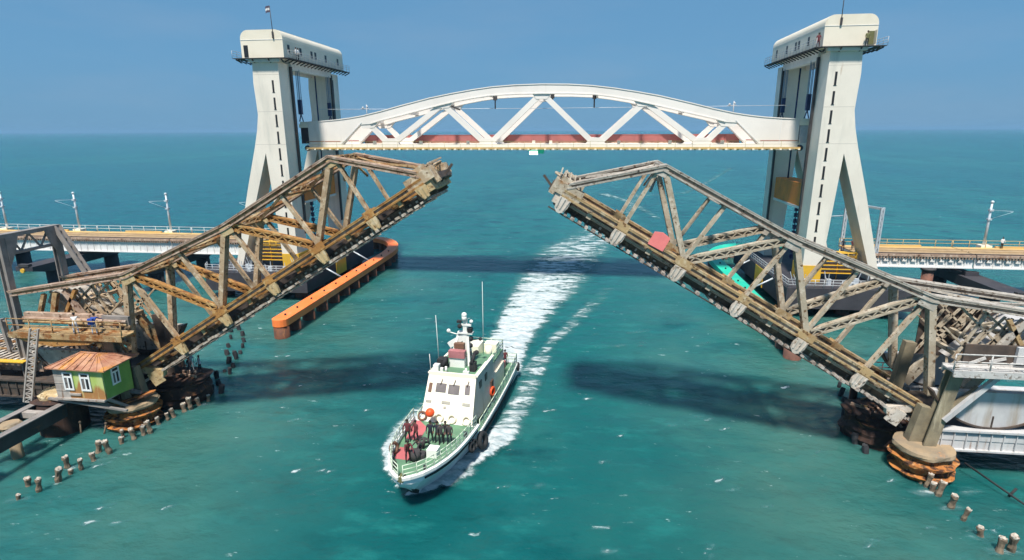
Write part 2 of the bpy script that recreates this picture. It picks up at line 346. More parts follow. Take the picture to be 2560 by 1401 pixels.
# ------------------------------------------------------------------ sea
def sea_material():
    m, t, p = nodes_of('sea_water')
    geo = t.nodes.new('ShaderNodeNewGeometry').outputs['Position']
    f1, _ = noise_fac(t, geo, 0.022, 0.36, 0.66, (1, 0.45, 1), 4, 0.55)
    c = mixrgb(t, f1, (0.0035, 0.084, 0.084), (0.009, 0.120, 0.114))
    f2, _ = noise_fac(t, geo, 0.055, 0.45, 0.72, (1, 0.6, 1), 4, 0.6)
    c = mixrgb(t, f2, c, (0.016, 0.120, 0.108))                       # milkier, silty patches
    f3, _ = noise_fac(t, geo, 0.006, 0.40, 0.62, (1, 0.25, 1), 3, 0.5)
    c = mixrgb(t, f3, c, (0.003, 0.086, 0.100))
    f4, _ = noise_fac(t, geo, 0.20, 0.50, 0.74, (1, 2.2, 1), 6, 0.62)
    c = mixrgb(t, f4, c, (0.012, 0.142, 0.134))  # pale bubble streaks and caustic light painted into the water colour
    f5, _ = noise_fac(t, geo, 0.13, 0.52, 0.72, (1, 1.5, 1), 5, 0.6)
    c = mixrgb(t, f5, c, (0.0015, 0.060, 0.064))
    # silt stirred up round the piers of both banks
    sx = t.nodes.new('ShaderNodeSeparateXYZ'); t.links.new(geo, sx.inputs[0])
    ab = N(t, 'ShaderNodeMath', operation='ABSOLUTE'); t.links.new(sx.outputs[0], ab.inputs[0])
    m1 = t.nodes.new('ShaderNodeMapRange'); m1.interpolation_type = 'SMOOTHSTEP'; m1.inputs[1].default_value = 5; m1.inputs[2].default_value = 26; t.links.new(ab.outputs[0], m1.inputs[0])
    m2 = t.nodes.new('ShaderNodeMapRange'); m2.interpolation_type = 'SMOOTHSTEP'; m2.inputs[1].default_value = 150; m2.inputs[2].default_value = 60; t.links.new(sx.outputs[1], m2.inputs[0])
    f6, _ = noise_fac(t, geo, 0.07, 0.25, 0.72, (1, 1.3, 1), 5, 0.6)
    p1 = N(t, 'ShaderNodeMath', operation='MULTIPLY'); t.links.new(m1.outputs[0], p1.inputs[0]); t.links.new(m2.outputs[0], p1.inputs[1])
    p2 = N(t, 'ShaderNodeMath', operation='MULTIPLY'); t.links.new(p1.outputs[0], p2.inputs[0]); t.links.new(f6, p2.inputs[1])
    c = mixrgb(t, p2.outputs[0], c, (0.050, 0.140, 0.118))
    # chop mottling is painted into the body colour above, finer waves are bump; whitecaps: sparse slanted flecks
    mpn = t.nodes.new('ShaderNodeMapping'); mpn.inputs['Rotation'].default_value = (0, 0, R(-28)); mpn.inputs['Scale'].default_value = (1.0, 2.6, 1)
    t.links.new(geo, mpn.inputs[0])
    n = N(t, 'ShaderNodeTexNoise', Scale=0.55, Detail=7, Roughness=0.68); t.links.new(mpn.outputs[0], n.inputs['Vector'])
    r = t.nodes.new('ShaderNodeMapRange'); r.inputs[1].default_value = 0.635; r.inputs[2].default_value = 0.73; t.links.new(n.outputs[0], r.inputs[0])
    n2, _ = noise_fac(t, geo, 0.16, 0.44, 0.60, (1, 1, 1), 2)
    mu = N(t, 'ShaderNodeMath', operation='MULTIPLY'); t.links.new(r.outputs[0], mu.inputs[0]); t.links.new(n2, mu.inputs[1])
    c = mixrgb(t, mu.outputs[0], c, (0.62, 0.74, 0.72))
    t.links.new(c, p.inputs['Base Color'])
    p.inputs['Subsurface Weight'].default_value = 0.7; p.inputs['Subsurface Radius'].default_value = (0.6, 1.0, 1.0); p.inputs['Subsurface Scale'].default_value = 6.0
    p.inputs['Roughness'].default_value = 0.22; p.inputs['IOR'].default_value = 1.33
    p.inputs['Specular IOR Level'].default_value = 0.36
    # wave bump in three sizes
    hs = None
    for sc_, amp, st, rot in ((0.10, 1.0, (1, 1.5, 1), -14), (0.36, 0.40, (1, 1.6, 1), 12), (1.5, 0.13, (1, 1.5, 1), -24)):
        q = t.nodes.new('ShaderNodeMapping'); q.inputs['Scale'].default_value = st; q.inputs['Rotation'].default_value = (0, 0, R(rot))
        t.links.new(geo, q.inputs[0])
        nn = N(t, 'ShaderNodeTexNoise', Scale=sc_, Detail=4, Roughness=0.55); t.links.new(q.outputs[0], nn.inputs['Vector'])
        mm = N(t, 'ShaderNodeMath', operation='MULTIPLY'); mm.inputs[1].default_value = amp; t.links.new(nn.outputs[0], mm.inputs[0])
        if hs is None: hs = mm.outputs[0]
        else:
            aa = N(t, 'ShaderNodeMath', operation='ADD'); t.links.new(hs, aa.inputs[0]); t.links.new(mm.outputs[0], aa.inputs[1]); hs = aa.outputs[0]
    bn = N(t, 'ShaderNodeBump', Strength=0.55, Distance=1.3); t.links.new(hs, bn.inputs['Height']); t.links.new(bn.outputs[0], p.inputs['Normal'])
    return m
sea = MB()
S_ = 26000
sea.add([(-S_, -300, 0), (S_, -300, 0), (S_, S_, 0), (-S_, S_, 0)], [(0, 1, 2, 3)])
so = sea.build('sea', sea_material()); so['kind'] = 'structure'

# foam of the wake and of the bow wave: a low, churned sheet on the water
def foam_material():
    m, t, p = nodes_of('wake_foam')
    geo = t.nodes.new('ShaderNodeNewGeometry').outputs['Position']
    at = t.nodes.new('ShaderNodeAttribute'); at.attribute_name = 'foam_amount'
    mpn = t.nodes.new('ShaderNodeMapping'); mpn.inputs['Scale'].default_value = (0.55, 1.5, 1); mpn.inputs['Rotation'].default_value = (0, 0, R(-6))
    t.links.new(geo, mpn.inputs[0])
    n = N(t, 'ShaderNodeTexNoise', Scale=0.5, Detail=9, Roughness=0.70, Distortion=0.8); t.links.new(mpn.outputs[0], n.inputs['Vector'])
    ad = N(t, 'ShaderNodeMath', operation='ADD'); 
    k_ = N(t, 'ShaderNodeMath', operation='MULTIPLY_ADD'); k_.inputs[1].default_value = 2.0; k_.inputs[2].default_value = -0.5
    t.links.new(n.outputs[0], k_.inputs[0]); t.links.new(k_.outputs[0], ad.inputs[0]); t.links.new(at.outputs['Fac'], ad.inputs[1])
    r = t.nodes.new('ShaderNodeMapRange'); r.inputs[1].default_value = 0.78; r.inputs[2].default_value = 1.22; r.interpolation_type = 'SMOOTHSTEP'
    t.links.new(ad.outputs[0], r.inputs[0])
    n3 = N(t, 'ShaderNodeTexNoise', Scale=1.3, Detail=6, Roughness=0.7); t.links.new(mpn.outputs[0], n3.inputs['Vector'])
    rf = t.nodes.new('ShaderNodeMapRange'); rf.inputs[1].default_value = 0.36; rf.inputs[2].default_value = 0.62; t.links.new(n3.outputs[0], rf.inputs[0])
    wht = mixrgb(t, rf.outputs[0], (0.30, 0.38, 0.40), (0.66, 0.69, 0.69))
    c = mixrgb(t, r.outputs[0], (0.09, 0.27, 0.27), wht)      # aerated water, then foam
    t.links.new(c, p.inputs['Base Color']); p.inputs['Roughness'].default_value = 0.9
    p.inputs['Specular IOR Level'].default_value = 0.1
    r3 = t.nodes.new('ShaderNodeMapRange'); r3.inputs[1].default_value = 0.55; r3.inputs[2].default_value = 1.15; r3.inputs[4].default_value = 0.55
    t.links.new(ad.outputs[0], r3.inputs[0])
    mx = N(t, 'ShaderNodeMath', operation='MAXIMUM'); t.links.new(r.outputs[0], mx.inputs[0]); t.links.new(r3.outputs[0], mx.inputs[1])
    t.links.new(mx.outputs[0], p.inputs['Alpha'])
    bn = N(t, 'ShaderNodeBump', Strength=0.9, Distance=0.5); t.links.new(n.outputs[0], bn.inputs['Height']); t.links.new(bn.outputs[0], p.inputs['Normal'])
    return m
# strokes: (points (x, y, half-width, density, height))
STROKES = [
    [(-1.9, 55, 2.6, 1.0, .25), (-2.0, 61, 3.0, .95, .35), (-1.6, 68, 3.3, .84, .3), (-.6, 78, 4.5, .80, .25), (.8, 89, 6.0, .70, .2), (1.9, 99, 7.4, .63, .15), (3.0, 108, 7.8, .58, .12), (4.6, 118, 8.4, .53, .1), (8.2, 132, 7.8, .46, .08), (10.8, 146, 6.4, .36, .05), (13.5, 165, 4.0, .27, .04)],
    [(.9, 55, .8, .42, .1), (2.2, 61, .8, .46, .12), (4.0, 67.5, 1.1, .46, .1), (6.2, 74, 1.3, .42, .08), (8.3, 81, 1.4, .34, .05), (10.5, 89, 1.2, .22, .04)],
    [(-3.3, 35.6, .6, .9, .35), (-2.2, 37.4, .9, .9, .45), (-.8, 39.8, 1.2, .88, .45), (.2, 42.3, 1.5, .8, .35), (.8, 45.2, 1.5, .62, .2), (1.3, 49, 1.4, .52, .12), (1.7, 54, 1.4, .5, .1), (2.6, 60, 1.0, .44, .08)],
    [(-5.0, 33.9, .4, .7, .2), (-4.3, 34.5, .7, .95, .4), (-3.1, 35.7, 1.0, .88, .4), (-1.6, 37.2, .9, .62, .2)],
    [(-6.0, 34.8, .4, .8, .25), (-7.2, 36.8, .8, .92, .4), (-8.1, 39.5, 1.1, .82, .35), (-8.0, 43, 1.4, .70, .25), (-7.3, 47, 1.3, .52, .15), (-6.0, 52, .9, .42, .1)],
    [(14.5, 231, 2.6, .50, .05), (21, 212, 2.2, .40, .05), (25, 190, 1.8, .34, .05), (27.5, 168, 1.2, .3, .05)],
    [(27, 227, 1.8, .40, .05), (36, 229, 1.6, .34, .05), (47, 238, 1.4, .32, .05), (70, 302, 1.5, .34, .05), (100, 392, 1.8, .28, .05)],
    [(20, 178, 2.0, .36, .05), (24, 205, 2.6, .36, .05), (30, 240, 2.5, .30, .05), (24, 222, 3, .34, .05)],
    [(13, 150, 2.2, .34, .04), (18, 172, 2.4, .32, .04)],
    [(8.5, 64, .5, .34, .03), (11.5, 64.4, .45, .34, .03)], [(12.5, 69, .5, .34, .03), (15, 70, .4, .3, .03)],
]
_f = random.Random(2)
for (x, y) in [(-31.7, 30.2), (-30.8, 32.4), (-31.6, 34.1), (-30.4, 35.2), (-30.0, 36.3), (-30.2, 39.0), (-29.4, 41.0), (-28.8, 43.4), (-28.3, 44.7), (-30.3, 48.9), (31.3, 35.4), (31.5, 33.9), (31.6, 32.5), (32.4, 32.7), (30.4, 38.2), (31.3, 36.7), (29.5, 41.0), (29.4, 44.5), (33.7, 38.9), (-29.6, 40.0)]:
    STROKES.append([(x-.35, y-.2, .55, _f.uniform(.2, .36), .03), (x+.45, y+.1, .5, _f.uniform(.2, .34), .03)])
for k in range(120):            # scattered little crests
    x = _f.uniform(-34, 38); y = 28+52*_f.random()**1.3; a = _f.uniform(.1, .9); L = _f.uniform(.3, 1.1)
    if abs(x+3-(y-55)*.1) < 6: continue
    STROKES.append([(x, y, _f.uniform(.16, .28), _f.uniform(.36, .66), .05), (x+L*math.cos(a), y+L*math.sin(a), .2, _f.uniform(.28, .46), .03)])
def foam():
    pts = []
    for st in STROKES:
        for (a, b) in zip(st[:-1], st[1:]):
            L = math.hypot(b[0]-a[0], b[1]-a[1]); n = max(2, int(L/0.6))
            for k in range(n+1): pts.append([a[i]+(b[i]-a[i])*k/n for i in range(5)])
    P = np.array(pts)
    def field(X, Y):
        D = np.zeros(X.shape); Hh = np.zeros(X.shape)
        for x, y, w, d, h in P:
            q = ((X-x)**2+(Y-y)**2)/(w*w)
            val = d*np.clip(1-q**1.6, 0, 1)
            D = np.maximum(D, val); Hh = np.maximum(Hh, h*np.clip(1-q, 0, 1))
        return D, Hh
    mb = MB(); dens = []
    def grid(x0, x1, y0, y1, c):
        nx = int((x1-x0)/c)+1; ny = int((y1-y0)/c)+1
        X, Y = np.meshgrid(x0+np.arange(nx)*c, y0+np.arange(ny)*c)
        D, Hh = field(X, Y)
        idx = -np.ones(X.shape, int); vs = []; fs = []
        live = D > 0
        cell = live[:-1, :-1] | live[1:, :-1] | live[:-1, 1:] | live[1:, 1:]
        for j, i in np.argwhere(cell):
            q = []
            for jj, ii in ((j, i), (j, i+1), (j+1, i+1), (j+1, i)):
                if idx[jj, ii] < 0:
                    idx[jj, ii] = len(vs)
                    x, y = X[jj, ii], Y[jj, ii]
                    z = 0.03 + Hh[jj, ii]*(0.35+0.9*abs(mnoise.fractal((x*1.1, y*1.5, 3.1), 1.0, 2.0, 3)))
                    vs.append((x, y, z)); dens.append(D[jj, ii])
                q.append(idx[jj, ii])
            fs.append(tuple(q))
        mb.add(vs, fs, True)
    grid(-35, 39, 27.5, 62, 0.2)
    grid(-36, 39.5, 62.02, 130, 0.34)
    grid(-2, 30, 130.05, 180, 0.5)
    grid(8, 110, 180.1, 400, 0.8)
    o = mb.build('wake_foam', foam_material())
    a = o.data.attributes.new('foam_amount', 'FLOAT', 'POINT')
    a.data.foreach_set('value', np.array(dens, dtype=np.float32))
    o['kind'] = 'stuff'; o['label'] = 'white churned foam of the wake and bow wave round the patrol boat'; o['category'] = 'foam'
foam()

# ------------------------------------------------------------------ new bridge: lift towers
COLUMN = [(36.75, 33.9), (36.62, 4.1), (38.95, 4.1), (39.98, 21.4), (45.85, 4.1), (46.9, 4.1), (43.5, 16.0), (41.6, 22.2), (40.95, 24.6), (40.55, 26.8), (40.62, 29.0), (40.72, 31.2), (40.55, 33.9)]
def lift_tower(sg, label):
    side = 'left' if sg < 0 else 'right'
    t = thing('lift_tower', (sg*41, 92, 0), label, 'bridge tower', 'lift towers of the new bridge')
    for y0, y1, near in ((81.45, 84.7, True), (98.6, 101.85, False)):
        mb = MB().prism([(sg*x, z) for x, z in COLUMN], y0, y1)
        c = mb.build('column', 'tower', t)
        # corbel under the machine house
        if near:
            for k in range(10):
                z1 = 31.5-2.35*k
                s_ = MB().box(sg*37.77-.14, sg*37.77+.14, y0-.025, y0+.1, z1-1.62, z1)
                s_.box(sg*37.77-.2, sg*37.77+.2, y0-.05, y0+.02, z1-1.68, z1-1.63)
                s_.build('slit_window', 'dark', c)
            for zj, xa, xb in ((32.25, 36.76, 40.6), (27.2, 36.71, 40.5), (22.6, 36.70, 41.4)): MB().box(min(sg*xa, sg*xb), max(sg*xa, sg*xb), y0-.004, y0+.02, zj, zj+.05).build('plate_joint', 'joint', c)
            MB().box(sg*36.45, sg*39.1, y0-.06, y1+.06, 4.1, 6.35).build('yellow_base_band', 'yellow', c)
        else:
            s_ = MB()
            s_.box(sg*36.70-.02, sg*36.70+.02, y0+.7, y0+1.1, 9, 32.9)
            s_.build('guide_rail', 'darksteel', c)
        g = MB().box(sg*36.55-.12, sg*36.55+.12, (y1 if near else y0)-.25, (y1 if near else y0)+.25, 9, 33.6)
        g.build('guide_rail', 'darksteel', c)
    # machine house: walls and rounded roof in one section
    x0, x1, zb, zw, zt, r_ = 35.73, 42.0, 34.5, 37.0, 38.2, 1.15
    prof = [(x0, zb), (x1, zb), (x1, zw)]
    for k in range(0, 8): a = math.pi/2*k/7; prof.append((x1-r_+r_*math.cos(a), zt-r_+r_*math.sin(a)))
    for k in range(0, 8): a = math.pi/2*(1+k/7); prof.append((x0+r_+r_*math.cos(a), zt-r_+r_*math.sin(a)))
    prof.append((x0, zw))
    mb = MB().prism([(sg*x, z) for x, z in prof], 81.5, 102.1)
    h = mb.build('machine_house', 'house', t)
    MB().box(sg*x0-.03, sg*x0+.03, 81.47, 102.13, 36.86, 36.92).build('wall_seam', 'girder', h)
    MB().box(min(sg*x0, sg*x1), max(sg*x0, sg*x1), 81.46, 81.51, 36.86, 36.92).build('wall_seam', 'girder', h)
    MB().box(sg*38.9-1.9, sg*38.9+1.9, 83, 100, 38.18, 38.34).build('roof_ridge', 'house', h)
    for y in (83.0, 86.6, 90.2, 91.5, 95.2, 99.9):
        MB().box(sg*x0-.03, sg*x0+.03, y-.32, y+.32, 35.25, 36.35).build('window', 'dark', h)
    d = MB().box(sg*41.3-.32, sg*41.3+.32, 81.46, 81.52, 34.62, 36.2).build('doorway', 'dark' if sg < 0 else 'c_olive', h)
    if sg > 0: MB().box(sg*41.62, sg*41.68, 80.75, 81.5, 34.62, 36.25).build('open_door', 'house', d)
    # girder under the house between the columns
    MB().box(sg*36.9-.45, sg*36.9+.45, 84.7, 98.6, 33.2, 34.46).build('head_girder', 'girder', t)
    MB().box(sg*40.2-.35, sg*40.2+.35, 84.7, 98.6, 33.2, 34.46).build('head_girder', 'girder', t)
    # walkway all round, on brackets
    wk = MB()
    for a, b, y0, y1 in ((34.75, 35.7, 81.0, 102.6), (42.03, 43.0, 81.3, 102.6)): wk.box(min(sg*a, sg*b), max(sg*a, sg*b), y0, y1, 34.34, 34.42)
    wk.box(min(sg*35.3, sg*42.9), max(sg*35.3, sg*42.9), 80.55, 81.45, 34.34, 34.42)
    for k in range(19):
        y = 81.4+k*1.17
        wk.beam((sg*35.7, y, 33.85), (sg*34.8, y, 34.28), .1, .14); wk.beam((sg*42.03, y, 33.85), (sg*42.9, y, 34.28), .1, .14)
    for x in (35.8, 37.7, 40.1, 42.2): wk.beam((sg*x, 81.4, 33.9), (sg*x, 80.6, 34.28), .12, .16, Vector((1, 0, 0)))
    w = wk.build('walkway', 'darksteel', t)
    MB().box(min(sg*36.2, sg*40.9), max(sg*36.2, sg*40.9), 80.95, 81.44, 33.92, 34.33).build('corbel', 'tower', t)
    MB().rail([(sg*34.8, 81.0, 34.42), (sg*34.8, 102.5, 34.42)], 1.0, 1.17, .03, 3).build('railing', 'greyrail', w)
    MB().rail([(sg*42.95, 80.6, 34.42), (sg*42.95, 102.5, 34.42)], 1.0, 1.2, .03, 3).build('railing', 'greyrail', w)
    # hoist ropes and their dark blue cylinders
    for y in (86.9, 97.4):
        rp = MB()
        for k in range(4): rp.tube((sg*36.7+.17*(k-1.5), y+.08*(k % 2), 28.9), (sg*36.7+.17*(k-1.5), y+.08*(k % 2), 33.4), .05, n=6)
        rp.build('hoist_ropes', 'blue', t)
        hc = MB().box(sg*36.7-.26, sg*36.7+.26, y-.26, y+.26, 26.95, 29.1)
        hc.beam((sg*36.7, y, 27), (sg*36.4, y, 25.9), .12, .12); hc.beam((sg*36.7, y, 27), (sg*37.0, y, 25.9), .12, .12)
        hc.build('rope_socket', 'bluedark', t)
    # pile cap, its piles and everything standing on it
    cap = MB()
    pl = [(33.6, 77.6), (49.6, 77.6), (50.6, 79.5), (50.6, 103.5), (49.6, 105.4), (33.6, 105.4)]
    cap.v += [(sg*x, y, z) for z in (1.3, 4.1) for x, y in pl]
    cap.f += [tuple(range(5, -1, -1)), tuple(range(6, 12))] + [(i, (i+1) % 6, 6+(i+1) % 6, 6+i) for i in range(6)]; cap.sm += [False]*8
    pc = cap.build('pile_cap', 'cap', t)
    for x in (36, 42, 48):
        for y in (80.3, 85.8, 91.4, 97, 102.6): MB().tube((sg*x, y, -3), (sg*x, y, 1.35), .95, n=16).build('pile', 'pile_red', pc)
    MB().rail([(sg*33.75, 105, 4.1), (sg*33.75, 77.8, 4.1), (sg*49.5, 77.8, 4.1), (sg*50.4, 79.6, 4.1)], 1.15, 1.1, .04, 3).build('railing', 'greyrail', pc)
    MB().box(sg*33.58-.05, sg*33.58+.05, 88.3, 92, 1.4, 4.05).box(sg*33.53-.05, sg*33.53+.05, 87.9, 88.25, 1.3, 4.1).build('fender_panel', 'yellow', pc)
    for y in (83.5, 95.5):
        MB().tube((sg*33.6, y, 3.9), (sg*31.0, y+.4, 2.25), .13, n=8).build('stay_pipe', 'galv', pc)
    st = MB()
    for k in range(6): st.box(min(sg*39.4, sg*44.2), max(sg*39.4, sg*44.2), 82.6+.05*k, 84.6, 5.0+.55*k, 5.08+.55*k)
    for x in (39.5, 41.8, 44.0): st.tube((sg*x, 83.0, 4.1), (sg*x, 83.0, 8.4), .06, n=6)
    st.rail([(sg*39.5, 82.7, 7.0), (sg*44.0, 82.7, 7.0)], 1.0, 1.1, .05, 2)
    st.build('access_stairs', 'yellow', t)
    eq = MB()
    rr = random.Random(3 if sg < 0 else 5)
    for k in range(26):
        x = rr.uniform(34.6, 48.5); y = rr.uniform(78.4, 81.0); hh = rr.uniform(.8, 1.9)
        eq.beam((sg*x, y, 4.1), (sg*(x+rr.uniform(-.7, .7)), y+rr.uniform(-.3, .3), 4.1+hh), .06, .06)
        if k % 3 == 0: eq.box(sg*x-.3, sg*x+.3, y-.25, y+.25, 4.1, 4.1+hh*.5)
    eq.build('stacked_scaffold', 'galv', pc)
    return t
lift_tower(-1, 'white lift tower standing behind the rusty left bascule leaf, flag on its roof')
lift_tower(1, 'white lift tower standing behind the greyish right bascule leaf, open door at its top')
for sg, lb in ((-1, 'orange counterweight block hanging in the left white tower'), (1, 'orange counterweight block hanging in the right white tower')):
    cw = thing('counterweight', (sg*38, 92, 13.7), lb, 'counterweight', 'counterweights of the lift span')
    MB().box(sg*38.2-1.35, sg*38.2+1.35, 86.0, 97.4, 13.9, 17.1).build('block', 'orange_cw', cw)
    MB().box(sg*38.2-1.42, sg*38.2+1.42, 85.9, 97.5, 13.55, 13.88).build('base_frame', 'girder', cw)
    rp = MB()
    for y in (87.5, 96): rp.tube((sg*38.2, y, 17.1), (sg*38.2, y, 33.3), .12, n=6)
    rp.build('suspension_ropes', 'bluedark', cw)
    ch = MB()
    for k in range(9): ch.box(sg*38.2-.22, sg*38.2+.22, 90.6, 91.0, 12.6-.9*k, 13.2-.9*k)
    ch.box(sg*38.2-.05, sg*38.2+.05, 90.7, 90.9, 5.2, 13.6)
    ch.build('balance_chain', 'bluedark', cw)
# flag poles on the roofs
fp = thing('flagpole', (-37.6, 82, 38.1), 'thin flagpole with a small flag on the left tower roof', 'flagpole')
MB().tube((-37.0, 81.46, 36.9), (-37.15, 81.5, 41.2), .05, n=6).box(-37.12, -36.92, 81.3, 81.46, 37.0, 37.9).build('pole', 'darksteel', fp)
fl = MB()
for k, (z0, z1) in enumerate(((41.0, 41.28), (40.72, 41.0), (40.44, 40.72))):
    m_ = MB()
    n = 6
    vs = []
    for i in range(n+1):
        for zz in (z0, z1):
            for dy in (-.012, .012): vs.append((-37.17-.11*i, 81.5+.09*math.sin(i*1.3)+dy, zz-.03*i))
    fs = []
    for i in range(n):
        b = 4*i
        fs += [(b, b+4, b+6, b+2), (b+1, b+3, b+7, b+5), (b+2, b+6, b+7, b+3), (b, b+1, b+5, b+4)]
    m_.add(vs, fs); m_.build('flag_stripe', ('flag_d', 'c_white', 'flag_d')[k], fp)
fp2 = thing('flagpole', (37.6, 82, 38.1), 'bare dark flagpole fixed to the right tower front', 'flagpole')
MB().tube((37.55, 81.44, 36.9), (37.55, 81.5, 41.4), .05, n=6).box(37.42, 37.66, 81.3, 81.46, 36.95, 37.8).build('pole', 'darksteel', fp2)

# ------------------------------------------------------------------ new bridge: lift span
ls = thing('lift_span', (0, 92, 21.6), 'white arched truss lift span raised between the two white towers', 'lift bridge span')
TOP = [(0, 31.06), (4, 30.98), (7.3, 30.76), (10.5, 30.36), (13.5, 29.88), (16.7, 29.3), (19.2, 28.72), (21.4, 28.2), (24.4, 27.45), (27.3, 26.82), (29.4, 26.48), (31.4, 26.24), (33.8, 26.05), (36.3, 25.92)]
LOW = [(0, 29.62), (4, 29.58), (7.6, 29.42), (10.4, 29.05), (13.0, 28.6), (15.3, 28.1), (17.9, 27.5), (21.2, 26.72), (24.6, 25.95), (26.2, 25.5)]
for y, nm in ((88.0, 'n'), (95.6, 'f')):
    w = 1.0
    poly = [(x, z) for x, z in TOP] + [(36.3, 22.05), (31.2, 22.05)] + [(28.0, 25.55)] + [(x, z) for x, z in reversed(LOW)]
    full = [(x, z) for x, z in TOP] + [(36.3, 22.05), (31.3, 22.05), (28.1, 25.5)] + [(x, z) for x, z in reversed(LOW)]
    out = [(-x, z) for x, z in reversed(TOP[1:])] + TOP + [(36.3, 22.05), (31.3, 22.05), (28.1, 25.4)] + list(reversed(LOW)) + [(-x, z) for x, z in LOW[1:]] + [(-28.1, 25.4), (-31.3, 22.05), (-36.3, 22.05)]
    ar = MB().prism(out, y, y+w).build('arch_chord', 'span', ls)
    # shallow web recess lines: flange strips standing proud along both edges
    fl_ = MB()
    for seq, dz in ((TOP, -.07), (LOW, .07)):
        pts = [(-x, z) for x, z in reversed(seq[1:])] + list(seq)
        for a, b in zip(pts[:-1], pts[1:]): fl_.beam((a[0], y+w/2, a[1]+dz), (b[0], y+w/2, b[1]+dz), w+.16, .13)
    fl_.build('chord_flange', 'span', ar)
    MB().box(-36.32, 36.32, y-.06, y+w+.06, 21.98, 22.42).build('bottom_chord', 'span', ls)
    for s_ in (-1, 1):
        MB().beam((s_*27.6, y+w/2, 25.75), (s_*31.35, y+w/2, 22.3), w+.10, .12).build('panel_stiffener', 'girder', ar)
        MB().box(s_*33.8-.03, s_*33.8+.03, y-.02, y+w+.02, 22.4, 26.0).build('panel_stiffener', 'girder', ar)
        MB().box(min(s_*31.2, s_*36.28), max(s_*31.2, s_*36.28), y-.012, y, 22.85, 22.98).build('red_line', 'red_par', ar)
        for (a, b) in (((0.0, 29.75), (8.0, 22.35)), ((15.0, 28.45), (8.25, 22.35)), ((14.6, 28.5), (23.2, 22.35)), ((26.7, 25.75), (23.45, 22.35))):
            MB().beam((s_*a[0], y+w/2, a[1]), (s_*b[0], y+w/2, b[1]), w*.72, .78).build('diagonal', 'span', ls)
        for x in (8.1, 23.3):
            MB().prism([(s_*(x-1.5), 22.4), (s_*(x+1.5), 22.4), (s_*(x+.75), 23.35), (s_*(x-.75), 23.35)], y+.08, y+w-.08).build('gusset', 'span', ls)
        for x, z in ((14.8, 28.75), (26.6, 25.9)):
            MB().prism([(s_*(x-1.6), z), (s_*(x-.9), z-.95), (s_*(x+.9), z-1.05), (s_*(x+1.5), z-.25), (s_*x, z+.4)], y+.09, y+w-.09).build('gusset', 'span', ls)
    MB().prism([(-1.5, 29.8), (-.8, 28.9), (.8, 28.9), (1.5, 29.8)], y+.09, y+w-.09).build('gusset', 'span', ls)
# top bracing between the two arches
for x, z in ((0, 30.2), (-8, 29.95), (8, 29.95), (-15, 28.9), (15, 28.9), (-21, 27.4), (21, 27.4), (-27, 26.1), (27, 26.1)):
    MB().box(x-.3, x+.3, 89, 95.6, z-.45, z+.1).build('cross_beam', 'span', ls)
# deck: cross girders, underside, walkway with bracket ends
dk = MB().box(-36.5, 36.5, 88.1, 96.5, 21.62, 21.95).build('deck', 'girder', ls)
wk = MB().box(-36.4, 36.4, 86.9, 87.9, 21.86, 22.0)
for k in range(74):
    x = -36.2+k*.99
    wk.beam((x, 87.9, 21.64), (x, 86.95, 21.80), .12, .14, Vector((1, 0, 0)))
MB().box(-36.4, 36.4, 86.84, 86.9, 21.78, 22.06).build('kick_plate', 'ochre', ls)
w_ = wk.build('walkway', 'olive', ls)
b_ = MB()
for k in range(60): b_.box(-36.1+k*1.225-.14, -36.1+k*1.225+.14, 86.72, 86.84, 21.66, 21.84)
b_.build('walkway_bolts', 'b_cream', w_)
MB().rail([(-36.2, 86.95, 22.0), (36.2, 86.95, 22.0)], .9, 2.4, .022, 2).build('railing', 'olive', w_)
rp = MB().box(-30.5, 30.5, 96.7, 96.78, 22.0, 23.72); rp.build('red_parapet', 'red_par', ls)
MB().box(-30.4, 30.4, 96.5, 96.6, 21.97, 22.6).build('parapet_foot', 's_mauve', ls)
tr = MB().box(-30.5, 30.5, 96.66, 96.85, 23.7, 23.8)
for k in range(31): tr.box(-30.5+k*2.03-.06, -30.5+k*2.03+.06, 96.6, 96.7, 22, 23.6)
tr.build('parapet_posts', 'red_par', ls)
for s_ in (-1, 1):
    for x in (26.5, 19, 11.5, 1.3): MB().box(s_*x-.22, s_*x+.22, 90.0, 90.4, 22, 22.95).build('bearing_block', 'b_cream', ls)
ra = MB()
for y in (91.2, 92.9): ra.box(-36.4, 36.4, y-.04, y+.04, 22.1, 22.28)
ra.box(-36.3, 36.3, 90.7, 93.4, 21.96, 22.09); ra.build('track', 's_dark', ls)
for s_ in (-1, 1):
    for y in (88.1, 95.7):
        br = MB().box(s_*37.0-.75, s_*37.0+.75, y-.1, y+1.0, 25.0, 25.55).box(s_*37.0-.6, s_*37.0+.6, y+.05, y+.85, 25.55, 25.9)
        lb_ = br.build('lifting_bracket', 'b_cream', ls)
        MB().box(s_*37.0-.55, s_*37.0+.55, y+.0, y+.9, 22.6, 25.0).build('guide_box', 'cap' if s_ < 0 else 'greyrail', lb_)
        MB().ball((s_*36.75, y+.2, 21.9), .48, sz=.9).tube((s_*35.6, y+.2, 22.0), (s_*36.8, y+.2, 22.0), .14).build('bearing', 'cap', lb_)
